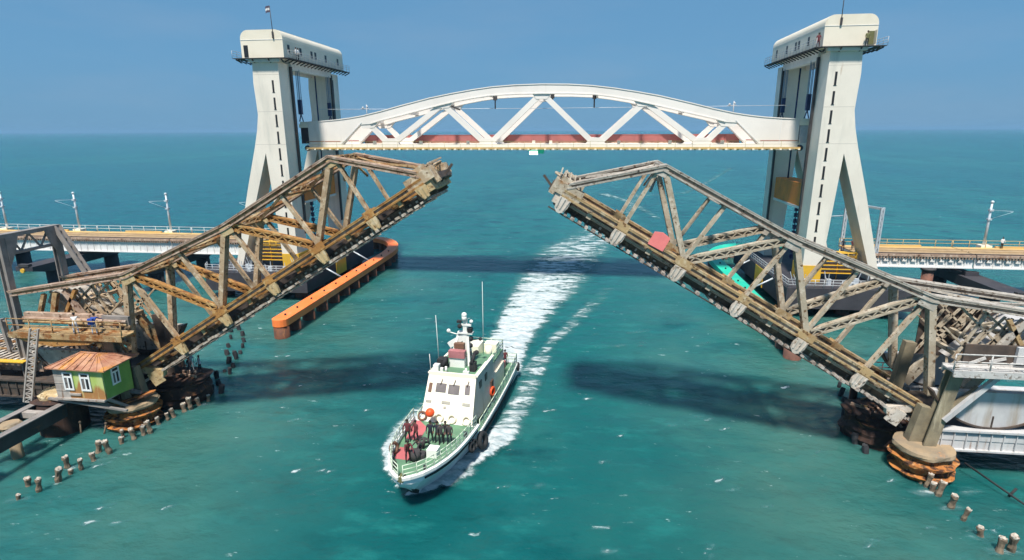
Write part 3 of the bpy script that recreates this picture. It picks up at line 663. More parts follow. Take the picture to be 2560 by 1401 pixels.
# overhead line: hangers under the arch, short posts, contact wire
hg = MB()
for x, z in ((-7.4, 29.45), (1.4, 29.65), (7.7, 29.5)):
    hg.tube((x, 91.6, z-.1), (x, 91.6, z-1.75), .11, n=6); hg.box(x-.28, x+.28, 91.3, 91.9, z-.5, z+.2)
hg.beam((-15.4, 91.6, 28.6), (-12.9, 91.6, 27.6), .2, .25); hg.beam((-7.5, 91.6, 29.6), (-9.2, 91.6, 29.7), .2, .2); hg.ball((-9.3, 91.6, 29.6), .25)
hg.build('wire_hanger', 'darksteel', ls)
wr = MB().path([(-36, 91.6, 27.85), (-20, 91.6, 27.78), (0, 91.6, 27.72), (20, 91.6, 27.78), (36, 91.6, 27.85)], .035, 5)
wr.build('contact_wire', 'galv', ls)
for s_ in (-1, 1):
    ps = MB().tube((s_*28, 91.6, 26.3), (s_*28, 91.6, 28.5), .07, n=6).box(s_*28-.9, s_*28+.4, 91.55, 91.65, 27.85, 27.95).ball((s_*28-.6, 91.6, 28.05), .16).ball((s_*28+.1, 91.6, 28.2), .16)
    ps.build('wire_post', 'greyrail', ls)
nl = MB().box(-1.6, -.4, 86.4, 87.0, 21.0, 21.5); nlo = nl.build('navigation_lamp', 'navlamp', ls)
MB().box(-.4, .5, 86.45, 87.0, 21.15, 21.7).box(-1.9, .6, 86.5, 86.95, 21.52, 21.64).build('lamp_housing', 'nav_green', nlo)

# ------------------------------------------------------------------ new bridge: approach viaducts
def viaduct(x0, x1, zlow, label, brackets):
    t = thing('viaduct_span', ((x0+x1)/2, 92, 6.9), label, 'viaduct span', 'approach spans of the new bridge')
    a, b = min(x0, x1)+.08, max(x0, x1)-.08
    MB().box(a, b, 88.0, 93.6, 6.55, 6.86).build('deck', 'girder', t)
    for y in (88.15, 92.9):
        g = MB().box(a, b, y, y+.12, zlow+.16, 6.53).box(a, b, y-.2, y+.35, zlow, zlow+.15).box(a, b, y-.14, y+.3, 6.36, 6.54)
        for k in range(int((b-a)/1.25)+1): g.box(a+k*1.25, a+k*1.25+.05, y-.12, y-.003, zlow+.155, 6.35)
        g.build('girder', 'girder', t)
    f = MB().box(a, b, 87.7, 87.98, 6.62, 6.95)
    for k in range(int((b-a)/.42)): f.box(a+.2+k*.42-.09, a+.2+k*.42+.09, 87.75, 88.1, 6.32, 6.6)
    f.build('walkway_edge', 's_mauve', t)
    if brackets:
        g = MB()
        for k in range(int((b-a)/1.25)): g.prism([(a+.3+k*1.25, 5.85), (a+.95+k*1.25, 5.85), (a+.8+k*1.25, 6.25), (a+.42+k*1.25, 6.25)], 87.9, 88.1)
        g.build('bracket', 'span', t)
    MB().box(a, b, 92.2, 93.65, 6.88, 7.02).build('walkway', 'ochre', t)
    MB().box(a, b, 88.45, 89.2, 6.88, 6.97).build('ballast_edge', 'ballast', t)
    MB().box(a, b, 88.0, 88.4, 6.88, 7.06).build('kerb', 's_dark', t)
    tr = MB().box(a, b, 89.25, 92.1, 6.87, 6.99)
    for y in (89.85, 91.5): tr.box(a, b, y-.04, y+.04, 7.0, 7.16)
    tr.build('track', 'ballast', t)
    MB().rail([(a, 93.6, 7.02), (b, 93.6, 7.02)], 1.05, 2.2, .04, 2).build('railing', 'ochre' if brackets else 'girder', t)
    MB().box((a+b)/2-3.4, (a+b)/2+3.6, 93.2, 93.5, 7.02, 7.3).build('cable_trough', 'ochre', t)
for k, (a, b) in enumerate(((-46, -62.5), (-62.5, -81), (-81, -99.5), (-99.5, -118), (-118, -136))):
    viaduct(a, b, 4.5, 'white girder span of the left viaduct, %s' % ('ending at the left tower' if k == 0 else 'second from the left tower, above the dark crosshead' if k == 1 else 'behind the grey portal frame' if k == 2 else 'at the left edge of the photo' if k == 3 else 'outermost to the left'), False)
for k, (a, b) in enumerate(((46, 62.3), (62.3, 80.8), (80.8, 99))):
    viaduct(a, b, 4.95, 'white girder span of the right viaduct, %s' % ('ending at the right tower' if k == 0 else 'past the dark crosshead at the right edge' if k == 1 else 'outermost to the right'), True)
def pier(x, label, wide=False):
    t = thing('viaduct_pier', (x, 88, 0), label, 'bridge pier', 'piers of the new viaduct')
    y0, y1 = (78.5, 98.5) if not wide else (77.5, 100)
    cb = MB()
    pr = [(y0, 3.9), (y0, 3.2), (y0+3, 2.5), (y1-3, 2.5), (y1, 3.2), (y1, 3.9)]
    cb.v += [(x+dx, y, z) for dx in (-1.5, 1.5) for y, z in pr]; n = 6
    cb.f += [tuple(range(n)), tuple(range(2*n-1, n-1, -1))]+[(i, i+n, (i+1) % n+n, (i+1) % n) for i in range(n)]; cb.sm += [False]*8
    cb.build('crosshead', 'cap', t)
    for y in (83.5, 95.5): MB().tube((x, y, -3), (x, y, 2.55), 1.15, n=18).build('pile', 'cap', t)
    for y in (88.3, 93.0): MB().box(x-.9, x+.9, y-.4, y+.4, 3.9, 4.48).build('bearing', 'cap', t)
    MB().tube((x-.2, y0+.02, 3.3), (x-.2, y0-.25, 3.3), .35, n=14).build('marker_lamp', 'yellow', t)
    MB().box(x-.9, x+.9, y0-.1, y0+.6, 3.9, 4.3).build('bearing_block', 'darksteel', t)
pier(-62.5, 'dark pier crosshead nearest the left tower'); pier(-81, 'dark pier crosshead with yellow end lamp, seen through the grey portal'); pier(-99.5, 'dark pier crosshead at the left edge')
pier(62.3, 'dark pier crosshead right of the right tower', True); pier(80.8, 'dark pier crosshead outermost to the right', True)
t = thing('steel_pile', (56.4, 88, 0), 'single dark red pile under the right viaduct', 'pile')
MB().tube((56.4, 88, -3), (56.4, 88, 4.6), .75, n=16).build('shaft', 'pile_red', t)
MB().tube((56.4, 88, 4.6), (56.4, 88, 4.93), .95, n=16).build('head', 'darksteel', t)
def mast(x, y, label, flip=1):
    t = thing('catenary_mast', (x, y, 6.9), label, 'catenary mast', 'catenary masts along the viaduct')
    MB().tube((x, y, 7.2), (x, y, 13.7), .2, .14, n=10).build('pole', 'galv', t)
    MB().box(x-.75, x+.75, y-.75, y+.5, 6.75, 7.3).build('footing', 'b_cream', t)
    a = MB().tube((x, y, 12.6), (x-flip*1.5, y-2.4, 12.75), .025, n=5).tube((x, y, 11.2), (x-flip*1.5, y-2.4, 12.65), .025, n=5).ball((x, y, 13.8), .24).box(x-.3, x+.25, y-.3, y+.2, 11.1, 11.35).box(x-.28, x+.25, y-.3, y+.2, 12.45, 12.75)
    a.build('cantilever', 'galv', t)
for x, y, lb in ((-50.3, 94.4, 'white catenary mast right beside the left tower'), (-67.1, 94.4, 'white catenary mast on the left viaduct, nearest the left tower but one'), (-85.3, 94.4, 'white catenary mast on the left viaduct rising behind the grey portal'), (-100.3, 94.4, 'white catenary mast at the left edge of the photo')): mast(x, y, lb)
mast(67.2, 94.4, 'white catenary mast on the viaduct at the far right', -1)
g = thing('catenary_gantry', (47.5, 91, 6.9), 'white lattice gantry over the track behind the right tower', 'gantry')
for (x, y) in ((48.9, 87.9), (46.9, 94.6)):
    MB().laced((x, y, 6.9), (x, y, 13.6), .3, .5, pitch=.55).build('mast', 'galv', g)
MB().beam((48.9, 87.9, 13.4), (46.9, 95, 13.4), .3, .3).build('cross_beam', 'galv', g)
MB().tube((46.9, 95, 11.4), (42.5, 94, 11.3), .1, n=6).ball((46.9, 95, 13.8), .35).build('cantilever', 'galv', g)

# ------------------------------------------------------------------ fenders round the pile caps
def fender(sg, mat, label):
    t = thing('fender', (sg*30, 84, 0), label, 'fender', 'channel fenders of the new bridge')
    pts = [(29.85, 62.9)]
    pts += [(29.85, y) for y in range(66, 103, 4)]
    for k in range(1, 9):
        a = math.pi/2*k/8
        pts.append((29.85+9.5-9.5*math.cos(a), 102+15.5*math.sin(a)))
    pts += [(43, 117.9), (47, 117.9)]
    def side(off):
        out = []
        for i, p in enumerate(pts):
            a = Vector(pts[max(0, i-1)]); b = Vector(pts[min(len(pts)-1, i+1)]); d = (b-a).normalized(); n = Vector((-d.y, d.x))
            out.append(Vector(p)+n*off)
        return out
    w = 1.0
    L_, R_ = side(w), side(-w)
    # rounded near end
    cap = [Vector((29.85+w*math.cos(a), 62.9-w*math.sin(a))) for a in [math.pi*k/8 for k in range(1, 8)]]
    outl = list(R_)[::-1] + [] 
    loop = L_[::-1] + [Vector((29.85-w*math.cos(a), 62.9-w*math.sin(a))) for a in [math.pi*k/8 for k in range(1, 8)]] + R_
    mb = MB(); n = len(loop)
    for z in (1.55, 2.2, 2.42):
        ins = .12 if z > 2.3 else 0
        for q in loop:
            mb.v.append((sg*q.x, q.y, z))
    for lv in (0, 1):
        mb.f += [(lv*n+i, lv*n+(i+1) % n, (lv+1)*n+(i+1) % n, (lv+1)*n+i) for i in range(n)]; mb.sm += [False]*n
    m = len(L_)
    # top and bottom as strips
    for lv in (0, 2):
        for i in range(m-1):
            mb.f.append((lv*n+m-1-i, lv*n+m-2-i, lv*n+n-m+i+1, lv*n+n-m+i)); mb.sm.append(False)
        mb.f.append(tuple(lv*n+i for i in range(m-1, n-m+1))); mb.sm.append(False)
    f = mb.build('fender_beam', mat, t)
    for i, (x, y) in enumerate(pts):
        if y < 104: MB().tube((sg*x, y+1.2, 2.42), (sg*x, y+1.2, 2.62), .13, n=8).build('bollard', 'rubber', t)
    for i, (x, y) in enumerate(pts):
        MB().tube((sg*x, y, -3), (sg*x, y, 1.56), .84 if i else .93, n=18).build('pile', 'pile_o' if sg < 0 else 'pile_red', t)
fender(-1, 'fender_o', 'bright orange curved fender beam on piles beside the left pile cap')
fender(1, 'fender_g', 'turquoise green curved fender beam on piles beside the right pile cap')

# ------------------------------------------------------------------ old bridge: bascule leaves
HX, HZ, YN, YF = 31.77, 4.55, 42.5, 47.7
PP = [0.0, 5.1, 10.27, 15.6, 20.78, 25.93, 30.95]
NODE = dict(U0=(-5.75, 11.15), U1=(4.75, 6.85), U2=(15.0, 5.47), U3=(25.72, 5.14), T=(30.9, .55), M1=(10.15, 6.1), M2=(20.6, 5.25))
def leaf(sg, ang, pal, label):
    c, s = math.cos(R(ang)), math.sin(R(ang))
    def W(u, v, y): return Vector((sg*(HX-u*c+v*s), y, HZ+u*s+v*c))
    nrm = Vector((sg*s, 0, c)); drc = Vector((-sg*c, 0, s))
    t = thing('bascule_leaf', (sg*HX, 45, HZ), label, 'bascule leaf', 'raised leaves of the old bascule bridge')
    k_ = random.Random(11)
    nd = NODE
    for y, near in ((YN, True), (YF, False)):
        out = -1 if near else 1
        # bottom chord: twin plates with cover, panel by panel
        for i in range(6):
            a, b = PP[i], PP[i+1]
            mb = MB()
            mb.beam(W(a, .25, y), W(b, .25, y), .82, .07); mb.beam(W(a, -.25, y), W(b, -.25, y), .78, .06)
            for dy in (-.36, .36): mb.beam(W(a, .17, y+dy), W(b, .17, y+dy), .06, .13); mb.beam(W(a, -.17, y+dy), W(b, -.17, y+dy), .06, .13)
            bc = mb.build('bottom_chord', pal['low'], t)
            wb = MB()
            for dy in (-.22, .22): wb.beam(W(a, 0, y+dy), W(b, 0, y+dy), .08, .44)
            wb.build('web', pal['web'], bc)
        # second, lighter line below the chord (side walk runner)
        if sg > 0: MB().beam(W(.6, -.55, y+.15), W(30.4, -.55, y+.15), .14, .12).build('runner', pal['low2'], t)
        if sg > 0: MB().beam(W(.6, -.72, y+.5), W(30.4, -.72, y+.5), .3, .07).build('runner', pal['low2'], t)
        # top chord segments
        seq = [('U0', 'U1'), ('U1', 'U2'), ('U2', 'U3'), ('U3', 'T')]
        for a, b in seq:
            p, q = nd[a], nd[b]
            mb = MB()
            mb.beam(W(p[0], p[1]+.26, y), W(q[0], q[1]+.26, y), .84, .07)
            for dy in (-.37, .37): mb.beam(W(p[0], p[1]+.17, y+dy), W(q[0], q[1]+.17, y+dy), .06, .12); mb.beam(W(p[0], p[1]-.19, y+dy), W(q[0], q[1]-.19, y+dy), .06, .12)
            wb = MB()
            for dy in (-.23, .23): wb.beam(W(*p, y+dy), W(*q, y+dy), .08, .46)
            L = math.hypot(q[0]-p[0], q[1]-p[1]); n = int(L/.8)
            for j in range(n):      # batten plates below
                f0, f1 = j/n, (j+.5)/n
                mb.beam(W(p[0]+(q[0]-p[0])*f0, p[1]+(q[1]-p[1])*f0-.24, y-.2), W(p[0]+(q[0]-p[0])*f1, p[1]+(q[1]-p[1])*f1-.24, y+.2), .1, .04)
            tcd = mb.build('top_chord', pal['top'], t); wb.build('web', pal['webt'], tcd)
        # posts: twin channels with a gap
        for a, b in ((nd['U1'], (.15, 1.0)), (nd['U2'], (PP[2], .2)), (nd['U3'], (PP[4], .2))):
            main = a is nd['U1']
            wdt = .36 if main else .30
            mb = MB().beam(W(*a, y), W(*b, y), .52, wdt)
            for dy in (-.28, .28): mb.beam(W(*a, y+dy), W(*b, y+dy), .05, wdt+.10)
            n = 12
            for j in range(n):
                f0, f1 = (j+.1)/n, (j+.5)/n
                pa = [a[0]+(b[0]-a[0])*f0, a[1]+(b[1]-a[1])*f0]; pb = [a[0]+(b[0]-a[0])*f1, a[1]+(b[1]-a[1])*f1]
                mb.beam(W(*pa, y), W(*pb, y), .40, wdt+.04)
            mb.build('post', pal['post'], t)
        # heavy laced diagonals
        for a, b in ((nd['U1'], (PP[2]-.25, .45)), (nd['U2'], (PP[4]-.25, .45))):
            mb = MB().laced(W(a[0]+.3, a[1]-.05, y), W(*b, y), .46, .62, pitch=.42, lace=.08)
            mb.beam(W(a[0]+.3, a[1]-.05, y+.14), W(*b, y+.14), .03, .40)
            mb.build('laced_diagonal', pal['diag'], t)
        # light diagonals and sub struts
        for a, b in (((4.95, 6.1), (PP[1], .3)), ((15.3, 5.1), (PP[3], .3)), ((26.0, 4.9), (PP[5], .3)), (nd['M1'], (PP[2]+.1, .4)), (nd['M2'], (PP[4]+.1, .4))):
            mb = MB()
            for dy in (-.17, .17): mb.beam(W(*a, y+dy), W(*b, y+dy), .07, .24)
            mb.beam(W(*a, y), W(*b, y), .30, .10)
            mb.build('diagonal', pal['sub'], t)
        # gusset plates at the nodes
        for nm, (u, v), sz in (('U1', nd['U1'], 1.0), ('U2', nd['U2'], .85), ('U3', nd['U3'], .75)):
            for dy in (-.31, .31): MB().beam(W(u-.5*sz, v-.3, y+dy), W(u+.75*sz, v-.42, y+dy), .035, .8*sz).build('gusset', pal['gus'], t)
        for i in (1, 2, 3, 4, 5):
            sz = .75 if i in (2, 4) else .5
            for dy in (-.40, .40): MB().beam(W(PP[i]-sz*.9, .12, y+dy), W(PP[i]+sz*.9, .12, y+dy), .03, .62).build('gusset', pal['node'], t)
    # floor beams with their tongue-shaped ends
    for i in range(1, 7):
        u = PP[i]-(.35 if i == 6 else 0)
        fb = MB().beam(W(u, -.62, YN), W(u, -.62, YF), .14, .72, drc)
        fo = fb.build('floor_beam', pal['dark'], t)
        for y, o in ((YN, -1), (YF, 1)):
            sh = [(-.46, -.26), (.46, -.26), (.48, -.8), (.38, -1.2), (.12, -1.42), (-.12, -1.42), (-.38, -1.2), (-.48, -.8)] if sg > 0 else [(-.55, -.26), (.42, -.26), (.36, -.7), (.24, -1.18), (-.30, -1.22), (-.44, -.7)]
            e_ = MB(); n = len(sh)
            e_.v += [tuple(W(u+a, b, y+o*.16)) for a, b in sh]+[tuple(W(u+a, b, y+o*.42)) for a, b in sh]
            e_.f += [tuple(range(n)), tuple(range(2*n-1, n-1, -1))]+[(j, j+n, (j+1) % n+n, (j+1) % n) for j in range(n)]; e_.sm += [False]*(n+2)
            for a in ((-.36, 0, .36) if sg > 0 else (-.3, .1)): e_.beam(W(u+a, -.28, y+o*.45), W(u+a*.8, -1.12, y+o*.45), .06, .07)
            e_.build('bracket_end', pal['foot'], fo)
    for i in range(6):              # small brackets midway
        u = (PP[i]+PP[i+1])/2
        mb = MB()
        for y in (YN, YF): mb.beam(W(u, -.25, y), W(u, -.72, y), .36, .36); mb.beam(W(u, -.6, YN), W(u, -.6, YF), .14, .3, drc)
        mb.build('cross_strut', pal['low2'], t)
    # stringers, sleepers and rails of the track; plank bearers below
    for y in (43.3, 46.9):
        mb = MB().beam(W(-.5, -.98, y), W(31.2, -.98, y), .14, .36)
        mb.beam(W(-.5, -.78, y), W(31.2, -.78, y), .32, .05); mb.beam(W(-.5, -1.18, y), W(31.2, -1.18, y), .32, .05)
        for k in range(34):
            if k_.random() < .75: mb.beam(W(.4+k*.92, -1.15, y-.1), W(.4+k*.92, -.80, y-.1), .07, .10)
        mb.build('stringer', pal['str'], t)
    sl = MB()
    for k in range(52):
        u = .0+k*.6
        if k_.random() < .12: continue
        w_ = k_.uniform(.2, .3)
        vz = -1.30+k_.uniform(-.05, .03)
        sl.beam(W(u, vz, 42.0+k_.uniform(-.12, .35)), W(u, vz, 48.1+k_.uniform(-.3, .12)), w_, k_.uniform(.14, .24), drc)
    sl.build('sleepers', pal['slp'], t)
    for k in range(58):
        u = .2+k*.53+k_.uniform(-.08, .08)
        if k_.random() < (.2 if sg < 0 else .72): continue
        MB().beam(W(u, -1.06+k_.uniform(-.08, .06), 43.1), W(u, -.88+k_.uniform(-.06, .06), 43.1), .10, k_.uniform(.10, .2)).build('sleeper_clip', pal['slp'], t)
    rl = MB()
    for y in (44.3, 45.9): rl.beam(W(-1, -.68, y), W(31.4, -.68, y), .08, .16)
    rl.beam(W(-1, -1.44, 42.5), W(31.4, -1.44, 42.5), .07, .10)
    rl.build('rails', pal['dark'], t)
    # lateral bracing, top: cross struts and X members; portal at the peak
    for (u, v) in (nd['U1'], nd['M1'], nd['U2'], nd['M2'], nd['U3']):
        MB().laced(W(u, v-.1, YN+.3), W(u, v-.1, YF-.3), .4, .5, drc, pitch=.5, lace=.07).build('top_strut', pal['brace'], t)
    for a, b in (('U1', 'M1'), ('M1', 'U2'), ('U2', 'M2'), ('M2', 'U3'), ('U0', 'U1')):
        p, q = nd[a], nd[b]
        mb = MB().beam(W(p[0], p[1]-.15, YN+.3), W(q[0], q[1]-.15, YF-.3), .18, .16, nrm).beam(W(p[0], p[1]-.2, YF-.3), W(q[0], q[1]-.2, YN+.3), .18, .16, nrm)
        mb.build('lateral_brace', pal['brace'], t)
    p, q = nd['U3'], nd['T']
    MB().beam(W(p[0], p[1]-.1, YN+.3), W(q[0]-1, q[1]+.9, YF-.3), .2, .18, nrm).beam(W(p[0], p[1]-.16, YF-.3), W(q[0]-1, q[1]+.9, YN+.3), .2, .18, nrm).build('lateral_brace', pal['brace'], t)
    for i in (2, 4):                # knee braces at the posts
        u, v = (nd['U2'] if i == 2 else nd['U3'])
        MB().beam(W(u, v-.3, YN+1.7), W(u-.1, v-1.9, YN+.2), .16, .16, drc).build('knee_brace', pal['brace'], t)
        MB().beam(W(u, v-.3, YF-1.7), W(u-.1, v-1.9, YF-.2), .16, .16, drc).build('knee_brace', pal['brace'], t)
    for i in range(6):              # bottom laterals
        mb = MB().beam(W(PP[i], -.12, YN+.3), W(PP[i+1], -.12, YF-.3), .16, .14, nrm)
        mb.build('bottom_lateral', pal['dark'], t)
    # the nose: end girder, side boxes, latch gear
    nose = MB().beam(W(31.0, -.25, YN-.25), W(31.0, -.25, YF+.25), .8, 1.4, drc)
    no = nose.build('nose_girder', pal['foot'], t)
    for y in (YN, YF):
        g = MB().beam(W(29.6, .25, y), W(31.9, .25, y), .74, .9)
        g.beam(W(30.4, .8, y), W(31.6, .8, y), .5, .55)
        g.build('nose_box', pal['post'], t)
    mb = MB()
    for k in range(7): mb.beam(W(30.5+k*.16, .65+.18*(k % 3), YN+.5+k*.7), W(31.5, .55+.2*((k*2) % 3), YN+.8+k*.62), .12, .14)
    mb.beam(W(31.8, -.2, 43.4), W(31.8, -.2, 47.0), .5, .5, drc); mb.beam(W(31.3, -.6, 45.2), W(32.9, .1, 45.2), .16, .18)
    mb.build('latch_gear', pal['dark'], t)
    mb = MB()
    mb.beam(W(31.7, -.6, 43.4), W(31.7, .7, 43.4), .4, .5).beam(W(31.7, -.6, 46.8), W(31.7, .7, 46.8), .4, .5).torus(W(31.4, .75, 45.1), nrm, .8, .1, 14, 6)
    for k in range(5): mb.beam(W(30.2+.4*k, .95, 43.0), W(30.3+.4*k, 1.15, 47.2), .1, .12, drc)
    mb.build('nose_frame', pal['sub'], t)
    # heel: rolling segments, counterweight and its frame of struts
    def G(x, z, y): return Vector((sg*x, y, z))
    for y in (YN-1.25, YF+.75):
        cx, cz, rr = 35.9, 8.4, 4.75
        arc = [(sg*(cx+rr*math.cos(a)), cz+rr*math.sin(a)) for a in [R(205+130*k/20) for k in range(21)]]
        MB().prism(arc, y, y+.5).build('rolling_segment', pal['plate'], t)
        tr = MB()
        for a, b in zip(arc[:-1], arc[1:]): tr.beam((a[0], y+.25, a[1]), (b[0], y+.25, b[1]), .74, .12)
        for k in (5, 10, 15): 
            q = arc[k]; tr.beam((q[0], y-.04, q[1]+.05), (q[0]+(sg*cx-q[0])*.2, y-.04, q[1]+(cz-q[1])*.2), .05, .09)
        tr.build('segment_tread', pal['dark2'], t)
    cwb = MB()
    cwb.v += [tuple(G(x, z, y)) for y in (43.3, 46.9) for x, z in ((34.9, 7.3), (36.2, 6.6), (40.2, 10.0), (39.6, 11.0), (38.6, 10.7))]
    cwb.f += [(0, 1, 2, 3, 4), (9, 8, 7, 6, 5)]+[(j, j+5, (j+1) % 5+5, (j+1) % 5) for j in range(5)]; cwb.sm += [False]*7
    cwb.build('counterweight_box', pal['plate'], t)
    for y in (43.0, 47.1):
        for a, b, h in (((34.2, 7.6), (37.6, 11.2), .5), ((35.3, 11.8), (33.6, 8.2), .28), ((36.5, 11.5), (34.3, 8.6), .22), ((37.0, 11.4), (35.2, 8.4), .20), ((37.6, 11.4), (36.2, 9.1), .24), ((34.0, 9.5), (36.6, 8.1), .34), ((35.0, 11.9), (38.2, 9.2), .22), ((33.4, 12.2), (36.4, 9.4), .22), ((33.2, 7.0), (35.4, 10.5), .25), ((38.0, 11.4), (36.6, 7.2), .3), ((39.4, 11.1), (36.9, 8.4), .3), ((32.6, 10.6), (35.6, 7.8), .2)):
            MB().beam(G(*a, y), G(*b, y), .16, h*.62).build('tail_strut', pal['tail'], t)
    for a, b, h, m_ in (((38.2, 11.2), (39.1, 8.6), .42, 'low2'), ((37.4, 11.4), (35.6, 8.6), .40, 'top'), ((39.4, 11.0), (40.4, 8.7), .3, 'brace'), ((36.3, 11.5), (37.9, 8.9), .26, 'low')):
        MB().beam(G(*a, 42.4), G(*b, 42.4), .34, h).build('tail_post', pal[m_], t)
    kk = random.Random(23)
    for k in range(16):
        x = kk.uniform(33.6, 39.0); z = min(11.2, 7.6+(x-33.6)*.7+kk.uniform(-1.0, 1.8)); y = kk.uniform(43.1, 47)
        MB().beam(G(x, z, y), G(x+kk.uniform(-1.3, 1.3), z+kk.uniform(-1.5, .3), y+kk.uniform(-1.6, 1.6)), .12, kk.uniform(.12, .26)).build('tail_brace', pal['tail'] if k % 3 else pal['brace'], t)
    for k in range(3):
        x = 34.4+1.15*k; MB().beam(G(x, 8.2+k*.95, 43.1), G(x, 8.2+k*.95, 47.0), .3, .34, ZH).build('tail_cross_beam', pal['tail'], t)
    for y in (YN, YF): MB().beam(G(33.2, 4.2, y), G(36.8, 9.4, y), .5, .75).build('heel_leg', pal['heel'], t)
    MB().add([G(33.4, 6.8, 47.4), G(40.5, 6.8, 47.4), G(40.5, 11.0, 47.4), G(33.4, 12.0, 47.4), G(33.4, 6.8, 47.5), G(40.5, 6.8, 47.5), G(40.5, 11.0, 47.5), G(33.4, 12.0, 47.5)], [(0, 1, 2, 3), (7, 6, 5, 4), (0, 4, 5, 1), (1, 5, 6, 2), (2, 6, 7, 3), (3, 7, 4, 0)]).build('tail_gap_shade', pal['dark2'], t) if sg > 0 else None  # added dark sheet, stands in for the deep shade between the tail struts
    hb = MB().beam(W(.1, -.1, YN), W(1.9, -1.6, YN), .5, .6).beam(W(1.2, -1.0, YN-.35), W(1.2, -2.2, YN-.35), .5, .8)
    hb.build('heel_bracket', pal['foot'], t)
    return t
PAL_L = dict(low='s_orange', low2='s_brown', top='s_mauve', post='s_tan', diag='s_orange', sub='s_tan', gus='gus_tan', node='s_orange', foot='gus_tan', dark='s_dark', dark2='s_dark', slp='sleeper', brace='s_brown', plate='s_grey', tail='s_tan', heel='s_brown', web='s_mauve', webt='s_brown', str='s_str')
PAL_R = dict(low='s_rail', low2='s_beige', top='s_grey', post='s_beige', diag='s_beige', sub='s_beige', gus='s_grey', node='s_rail', foot='gus_pale', dark='s_dark', dark2='s_dark', slp='sleeper_w', brace='s_grey', plate='s_white', tail='s_beige', heel='s_beige', web='s_mauve', webt='s_mauve', str='s_str')
leaf(-1, 31.8, PAL_L, 'rusty orange brown raised bascule leaf on the left of the channel')
leaf(1, 30.1, PAL_R, 'greyish beige raised bascule leaf on the right of the channel')
# pink board clamped to the right leaf
c_, s_ = math.cos(R(30.1)), math.sin(R(30.1))
q = lambda u, v, y: (HX-u*c_+v*s_, y, HZ+u*s_+v*c_)
pb = MB()
pb.beam(q(22.5, .35, 42.15), q(23.75, .35, 42.15), .06, 0.02)
pb.v = []; pb.f = []; pb.sm = []
o_ = [(-.62, .0), (.60, -.05), (.66, .95), (.1, 1.2), (-.56, 1.1)]
pb.v += [q(23.2+a, .05+b, 42.02) for a, b in o_]+[q(23.2+a, .05+b, 42.1) for a, b in o_]
pb.f += [(0, 1, 2, 3, 4), (9, 8, 7, 6, 5)]+[(j, j+5, (j+1) % 5+5, (j+1) % 5) for j in range(5)]; pb.sm += [False]*7
solo(pb, 'warning_board', 'pink', q(23.2, .1, 42.05), 'pink warning board fixed to the chord of the right leaf', 'board')

# ------------------------------------------------------------------ old bridge: piers of drums
def drum_pier(sg, label):
    t = thing('drum_pier', (sg*31.6, 42, 0), label, 'bridge pier', 'drum piers under the bascule leaves')
    x, y = sg*31.75, 41.15
    d = MB().lathe(x, y, [(1.75, -3), (1.78, .1), (2.05, .22), (2.08, .38), (1.7, .5), (1.62, 1.0), (2.10, 1.10), (2.16, 1.30), (1.7, 1.40), (1.6, 1.62)], 36, jit=.11)
    d.build('drum', 'rust_rim', t)
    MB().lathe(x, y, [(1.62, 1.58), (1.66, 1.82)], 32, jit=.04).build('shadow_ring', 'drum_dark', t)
    MB().lathe(x-sg*.1, y-.05, [(1.88, 1.80), (1.95, 1.96), (1.90, 2.18), (1.6, 2.26)], 36, jit=.08).build('cap', 'drum_top', t)
    x2, y2 = sg*30.9, 46.0
    MB().lathe(x2, y2, [(2.4, -3), (2.5, .2), (2.75, .5), (2.45, .8), (2.7, 1.1), (2.4, 1.5), (2.55, 1.9)], 26, jit=.16).build('drum', 'drum_dark', t)
    MB().lathe(x2-sg*.3, y2+.3, [(2.2, 1.85), (2.3, 2.1), (1.7, 2.35)], 20, jit=.25).build('cap', 'drum_dark', t)
    MB().lathe(sg*34.3, 47.5, [(2.2, -3), (2.3, 1.3), (2.1, 2.2)], 20, jit=.1).build('drum', 'drum_dark', t)
    kk = random.Random(4 if sg > 0 else 9)
    for k in range(13):            # broken timbers and plates lying on the drums
        a = kk.uniform(0, 6.28); r0 = kk.uniform(.6, 2.3)
        px, py = x2+r0*math.cos(a), y2+r0*math.sin(a)*.9; z = kk.uniform(1.9, 2.6)
        MB().beam((px, py, z), (px+kk.uniform(-1.4, 1.4), py+kk.uniform(-.8, .8), z+kk.uniform(-.3, .3)), kk.uniform(.2, .5), .14, ZH).build('timber', ('drum_dark', 's_mauve', 's_brown')[k % 3], t)
    return t
dp = drum_pier(-1, 'rusty drum pier carrying the left leaf, with a loose orange plate on top')
drum_pier(1, 'rusty orange drum pier with a tan cap carrying the right leaf')
# tilted plates on the left drum
pl = MB(); n = 24
for z in (0, .12):
    for k in range(n):
        a = 2*math.pi*k/n; u, v = 1.75*math.cos(a), .62*math.sin(a)
        pl.v.append((-30.9+u*.86-v*.35, 40.55+u*.40+v*.8, 2.55+z+u*.26))
pl.f += [tuple(range(n-1, -1, -1)), tuple(range(n, 2*n))]+[(k, (k+1) % n, n+(k+1) % n, n+k) for k in range(n)]; pl.sm += [False]*(n+2)
solo(pl, 'rusty_plate', 'rust_rim', (-30.9, 40.5, 2.6), 'loose oval orange rust plate lying tilted on the left drum pier', 'plate')

